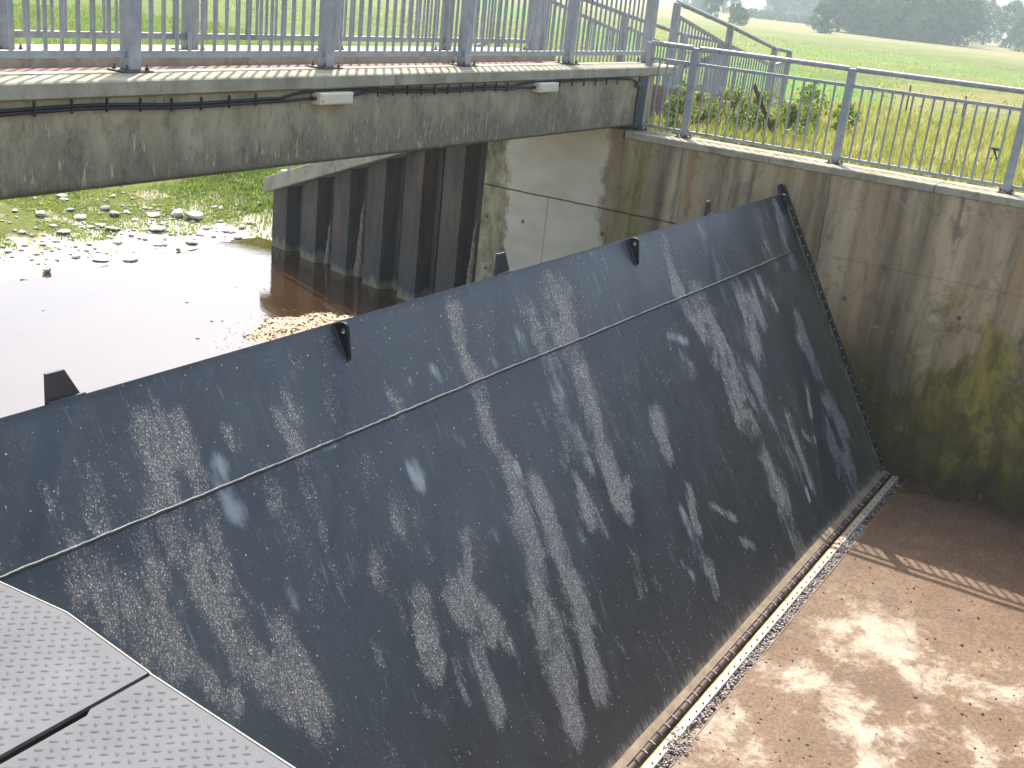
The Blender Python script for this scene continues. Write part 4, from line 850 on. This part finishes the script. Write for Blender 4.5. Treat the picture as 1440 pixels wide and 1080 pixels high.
# ------------------------------------------------------------------ foliage helpers
def leaves(centers, radii, per, size, flat=.6):
    C = np.asarray(centers, float); n = len(C) * per
    c = np.repeat(C, per, 0); r = np.repeat(np.asarray(radii, float), per)
    d = rng.normal(size=(n, 3)); d /= np.linalg.norm(d, axis=1)[:, None]
    p = c + d * (r * rng.random(n) ** .45)[:, None]
    a = rng.normal(size=(n, 3)); a /= np.linalg.norm(a, axis=1)[:, None]
    b = np.cross(a, rng.normal(size=(n, 3))); b /= np.linalg.norm(b, axis=1)[:, None]
    s = size * rng.uniform(.55, 1.3, n)[:, None]
    V = np.stack([p - a * s, p - b * s * flat, p + a * s, p + b * s * flat], 1).reshape(-1, 3)
    F = np.arange(n * 4).reshape(-1, 4)
    return V, F
def make_tree(kind, h, spread, clumps, per, leaf, m, low=.18, name='tree'):
    """trunk base at the origin; returns the meshes (crown, trunk)"""
    cs = []; rs = []
    while len(cs) < clumps:
        p = rng.uniform(-1, 1, 3)
        q = np.linalg.norm(p)
        if q > 1 or q < .3 and rng.random() < .6: continue
        lob = .72 + .42 * float(vnoise(math.atan2(p[1], p[0]) * 1.7 + 9, p[2] * 2 + kind * 7, 80 + kind))
        cs.append((p[0] * spread * lob, p[1] * spread * lob, h * (low + (1 - low) * (p[2] * .5 * (.8 + .3 * lob) + .5)))); rs.append(h * rng.uniform(.055, .125))
    V, F = leaves(cs, rs, per, leaf)
    cr = npmesh('crown', V, F, m); tm = MB()
    tm.tube([(0, 0, -.4), (.05 * h * .2, 0, h * .2), (.0, .03 * h, h * .45), (.02 * h, 0, h * .75)], [h * .03, h * .022, h * .016, h * .006], 7)
    for i in range(7):
        a = i * 2.4; z0 = h * (.18 + .07 * i); tm.tube([(0, 0, z0), (math.cos(a) * spread * .35, math.sin(a) * spread * .35, z0 + h * .10), (math.cos(a) * spread * .75, math.sin(a) * spread * .75, z0 + h * .2)], [h * .012, h * .008, h * .003], 5)
    tk = tm.build('trunk', BARK)
    a, b = cr.data, tk.data
    bpy.data.objects.remove(cr); bpy.data.objects.remove(tk); return a, b
KIND = [make_tree(0, 10, 4.6, 130, 80, .2, LEAF, .0), make_tree(1, 10, 3.6, 105, 80, .2, LEAF, .04), make_tree(2, 10, 5.2, 140, 80, .2, LEAFP, -.02), make_tree(3, 10, 5.0, 110, 80, .22, LEAF, -.04)]
def tree(k, x, y, s, label, group, rz=None, sx=1., name='broadleaf_tree'):
    z = hz1(x, y)
    t = thing(name, (x, y, z), label, 'tree', group); t.rotation_euler.z = rng.uniform(0, 6.28) if rz is None else rz; t.scale = (s * sx, s * sx, s)
    for me, nm in zip(KIND[k], ('crown', 'trunk')):
        o = bpy.data.objects.new(nm, me); COL.objects.link(o); o.parent = t
    return t
def az(x_px, D):  # a point D metres out on a bearing across the meadow
    yh = 83.3 - .1095 * (1760 - x_px)
    v = f_ + r2 * ((x_px - 720) / 1620.7) + d2 * ((yh - 540) / 1620.7); k = D / math.hypot(v.x, v.y); return v.x * k, v.y * k
W_ = 'trees of the wood across the meadow'
wood = [(1182, 250, 1.05, 1, 1.0, 'thin airy tree at the left end of the wood, sky showing between its branches'), (1200, 262, 1.25, 0, 1.0, 'tall rounded tree in the wood, second from its left end'), (1222, 250, 1.1, 2, 1.1, 'pale leaved tree at the front of the wood, left of its middle'),
        (1244, 262, 1.45, 0, 1.1, 'tallest dark tree in the middle of the wood'), (1262, 246, 1.12, 2, 1.0, 'pale rounded tree at the front of the wood below the tallest one'), (1280, 262, 1.38, 1, 1.2, 'tall narrow tree in the wood right of its tallest one'),
        (1300, 250, 1.18, 0, 1.0, 'broad dark tree in the right half of the wood'), (1318, 242, .86, 2, 1.0, 'lower light green tree at the front right of the wood'), (1336, 250, 1.0, 1, 1.1, 'mid green tree near the right end of the wood'), (1352, 246, .8, 0, 1.05, 'low spreading tree closing the right end of the wood'),
        (1232, 285, 1.55, 1, 1.2, 'tall tree at the back of the wood left of its middle'), (1268, 285, 1.65, 0, 1.1, 'highest crown at the back of the wood'), (1312, 280, 1.35, 2, 1.1, 'broad pale crown at the back of the wood towards its right end'), (1250, 240, .6, 3, 1.2, 'low dark undergrowth bush at the foot of the wood'), (1296, 238, .45, 2, 1.3, 'bright green bush at the foot of the wood')]
for px_, D_, s, k, sx, lab in wood: tree(k, *az(px_, D_), s * 1.18, lab, W_, None, sx)
tree(3, *az(1160, 214), .52, 'dark round bushy tree standing alone before the wood', 'single trees in the meadow', None, .95)
tree(1, *az(1386, 300), 1.05, 'hazy tree standing alone in the gap right of the wood', 'trees right of the wood', None, 1.0)
tree(0, *az(1424, 290), 1.0, 'hazy broad tree near the right edge of the picture', 'trees right of the wood'); tree(2, *az(1446, 262), .85, 'pale bushy tree cut by the right edge of the picture', 'trees right of the wood')
tree(0, *az(1003, 232), .62, 'dark tree left of the two small bushes, just above the ramp railing', 'single trees in the meadow', None, .7)
tree(3, *az(1036, 212), .36, 'small dark round tree above the ramp railing', 'single trees in the meadow', None, .8); tree(2, *az(1046, 196), .27, 'pale green bush in front of the small dark round tree', 'single trees in the meadow', None, .9)
for px_, s, lab in ((1091, .95, 'faint hazy tree on the skyline, tallest of the distant row'), (1106, .7, 'faint hazy low tree beside the tallest of the distant row'), (1126, .85, 'faint hazy tree in the distant row behind the meadow bush'), (1142, .8, 'faint hazy tree in the distant row nearest to the wood')):
    tree(int(px_) % 2, *az(px_, 400), s * 1.35, lab, 'hazy distant trees')
for px_, lab in ((975, 'hazy distant tree behind the tall railing posts'), (990, 'hazy distant tree left of the dark meadow tree'), (1020, 'hazy distant tree between the dark meadow trees')): tree(0, *az(px_, 380), 1.25, lab, 'hazy distant trees')
cs = []; rs = []
for px_ in np.arange(1050, 1160, 1.2):
    x, y = az(px_, 330 + rng.normal(0, 2)); cs.append((x, y, hz1(x, y) + rng.uniform(.3, 1.6))); rs.append(rng.uniform(.8, 1.5))
V, F = leaves(cs, rs, 70, .3); tag(npmesh('field_hedge', V, F, LEAF), 'long low hazy hedge along the far edge of the meadow', 'hedge')

# ------------------------------------------------------------------ brambles, fence wire, timber fence
t = bush = thing('bramble_bush', (15.2, 5.6, -.1), 'tangled green bramble bush behind the wall railing next to the bridge end', 'bush')
cs = []; rs = []
for i in range(44):
    x = 13.95 + rng.gamma(1.7, .55); y = 5.35 + rng.normal(0, .42)
    if y > 6.35: y = 6.35
    top = .5 * math.exp(-((x - 14.3) / 1.5) ** 2) * rng.uniform(.35, 1.15); cs.append((x, y, -.05 + top)); rs.append(rng.uniform(.08, .19))
    st = MB(); st.tube([(x + rng.normal(0, .1), y + rng.normal(0, .1), -.12), (x + rng.normal(0, .06), y, top * .6 - .05), (x, y, top + .05)], [.006, .005, .003], 5); st.build('stem', BARK, bush)
V, F = leaves(cs, rs, 130, .022, .6); npmesh('foliage', V, F, BRAMBLE, t)
for (x, y, h, n) in ((16.6, 5.2, .55, 22), (17.3, 4.8, .45, 18), (14.1, 6.0, .6, 20), (17.9, 5.6, .6, 22)):
    t = thing('weed_plant', (x, y, -.1), {14.1: 'leafy weed growing against the bridge end behind the first railing post', 16.6: 'tall leafy weed at the right end of the bramble bush', 17.3: 'lower weed in the straw grass right of the rusty iron', 17.9: 'tall weed near the foot of the ramp railing'}[x], 'plant', 'weeds behind the wall railing')
    cs = [(x + rng.normal(0, .12), y + rng.normal(0, .12), -.1 + h * (i + 1) / n) for i in range(n)]; V, F = leaves(cs, [.09] * n, 22, .035, .6); npmesh('foliage', V, F, BRAMBLE, t)
    st = MB(); st.tube([(x, y, -.12), (x + .03, y, h * .5 - .1), (x, y + .03, h - .1)], [.009, .007, .004], 6); st.build('stem', BARK, t)
m = MB(); m.bar((14.22, 5.165, .665), (14.2, 4.66, -.1), .05, .008); m.bar((14.245, 5.175, .665), (14.225, 4.67, -.1), .008, .05); tag(m.build('angle_iron', RUST), 'rusty angle iron leaning in the grass beside the bramble bush', 'rusty iron')
t = thing('fence_wire', (15, 2.8, 0), 'old wire and broken stake lying in the straw grass behind the railing', 'wire')
m = MB(); m.tube([(15, 3.45, .03), (15, 3.0, .05), (15.03, 2.6, .07), (15, 2.33, .16)], .008, 6); m.build('wire_strand', RUST, t)
m = MB(); m.tube([(15, 2.33, .27), (15, 2.27, .15), (15.02, 2.17, -.12)], [.02, .014, .012], 6); m.tube([(15, 2.40, .28), (15, 2.27, .275)], [.012, .02], 6); m.build('stake', TIMBER, t)
for x, y, h, lab in ((27.4, 6.3, 1.45, 'thin weathered stake standing in the meadow beyond the middle railing post'), (28.6, 5.3, 1.6, 'thin dark stake standing alone in the straw meadow')):
    z = hz1(x, y); m = MB(); m.tube([(x, y, z - .2), (x, y, z + h * .75)], [.022, .018], 7); tag(m.build('fence_stake', TIMBER), lab, 'stake', 'stakes in the meadow')
t = thing('timber_fence', (21, 9.5, -.5), 'weathered timber rail fence running down the slope behind the ramp', 'fence')
for y in (8.35, 9.9, 11.5): 
    z = hz1(21, y); m = MB(); m.box(20.94, y - .06, z - .2, 21.06, y + .06, z + 1.05); m.build('post', TIMBER, t, .006)
for h in (.35, .85):
    m = MB(); m.bar((20.9, 8.25, hz1(21, 8.35) + h), (20.9, 11.6, hz1(21, 11.5) + h), .04, .11); m.build('rail', TIMBER, t, .005)

# ------------------------------------------------------------------ hazy air
hm = bpy.data.materials.new('haze_air'); hm.use_nodes = True; nt = hm.node_tree; nt.nodes.clear()
pv = nt.nodes.new('ShaderNodeVolumePrincipled'); pv.inputs['Color'].default_value = (.78, .92, 1, 1); pv.inputs['Density'].default_value = HAZE; pv.inputs['Anisotropy'].default_value = .3
ou = nt.nodes.new('ShaderNodeOutputMaterial'); nt.links.new(pv.outputs[0], ou.inputs['Volume'])
m = MB(); m.box(-520, -420, -5.2, 1450, 1450, 24); h = m.build('haze', hm); tag(h, kind='stuff')
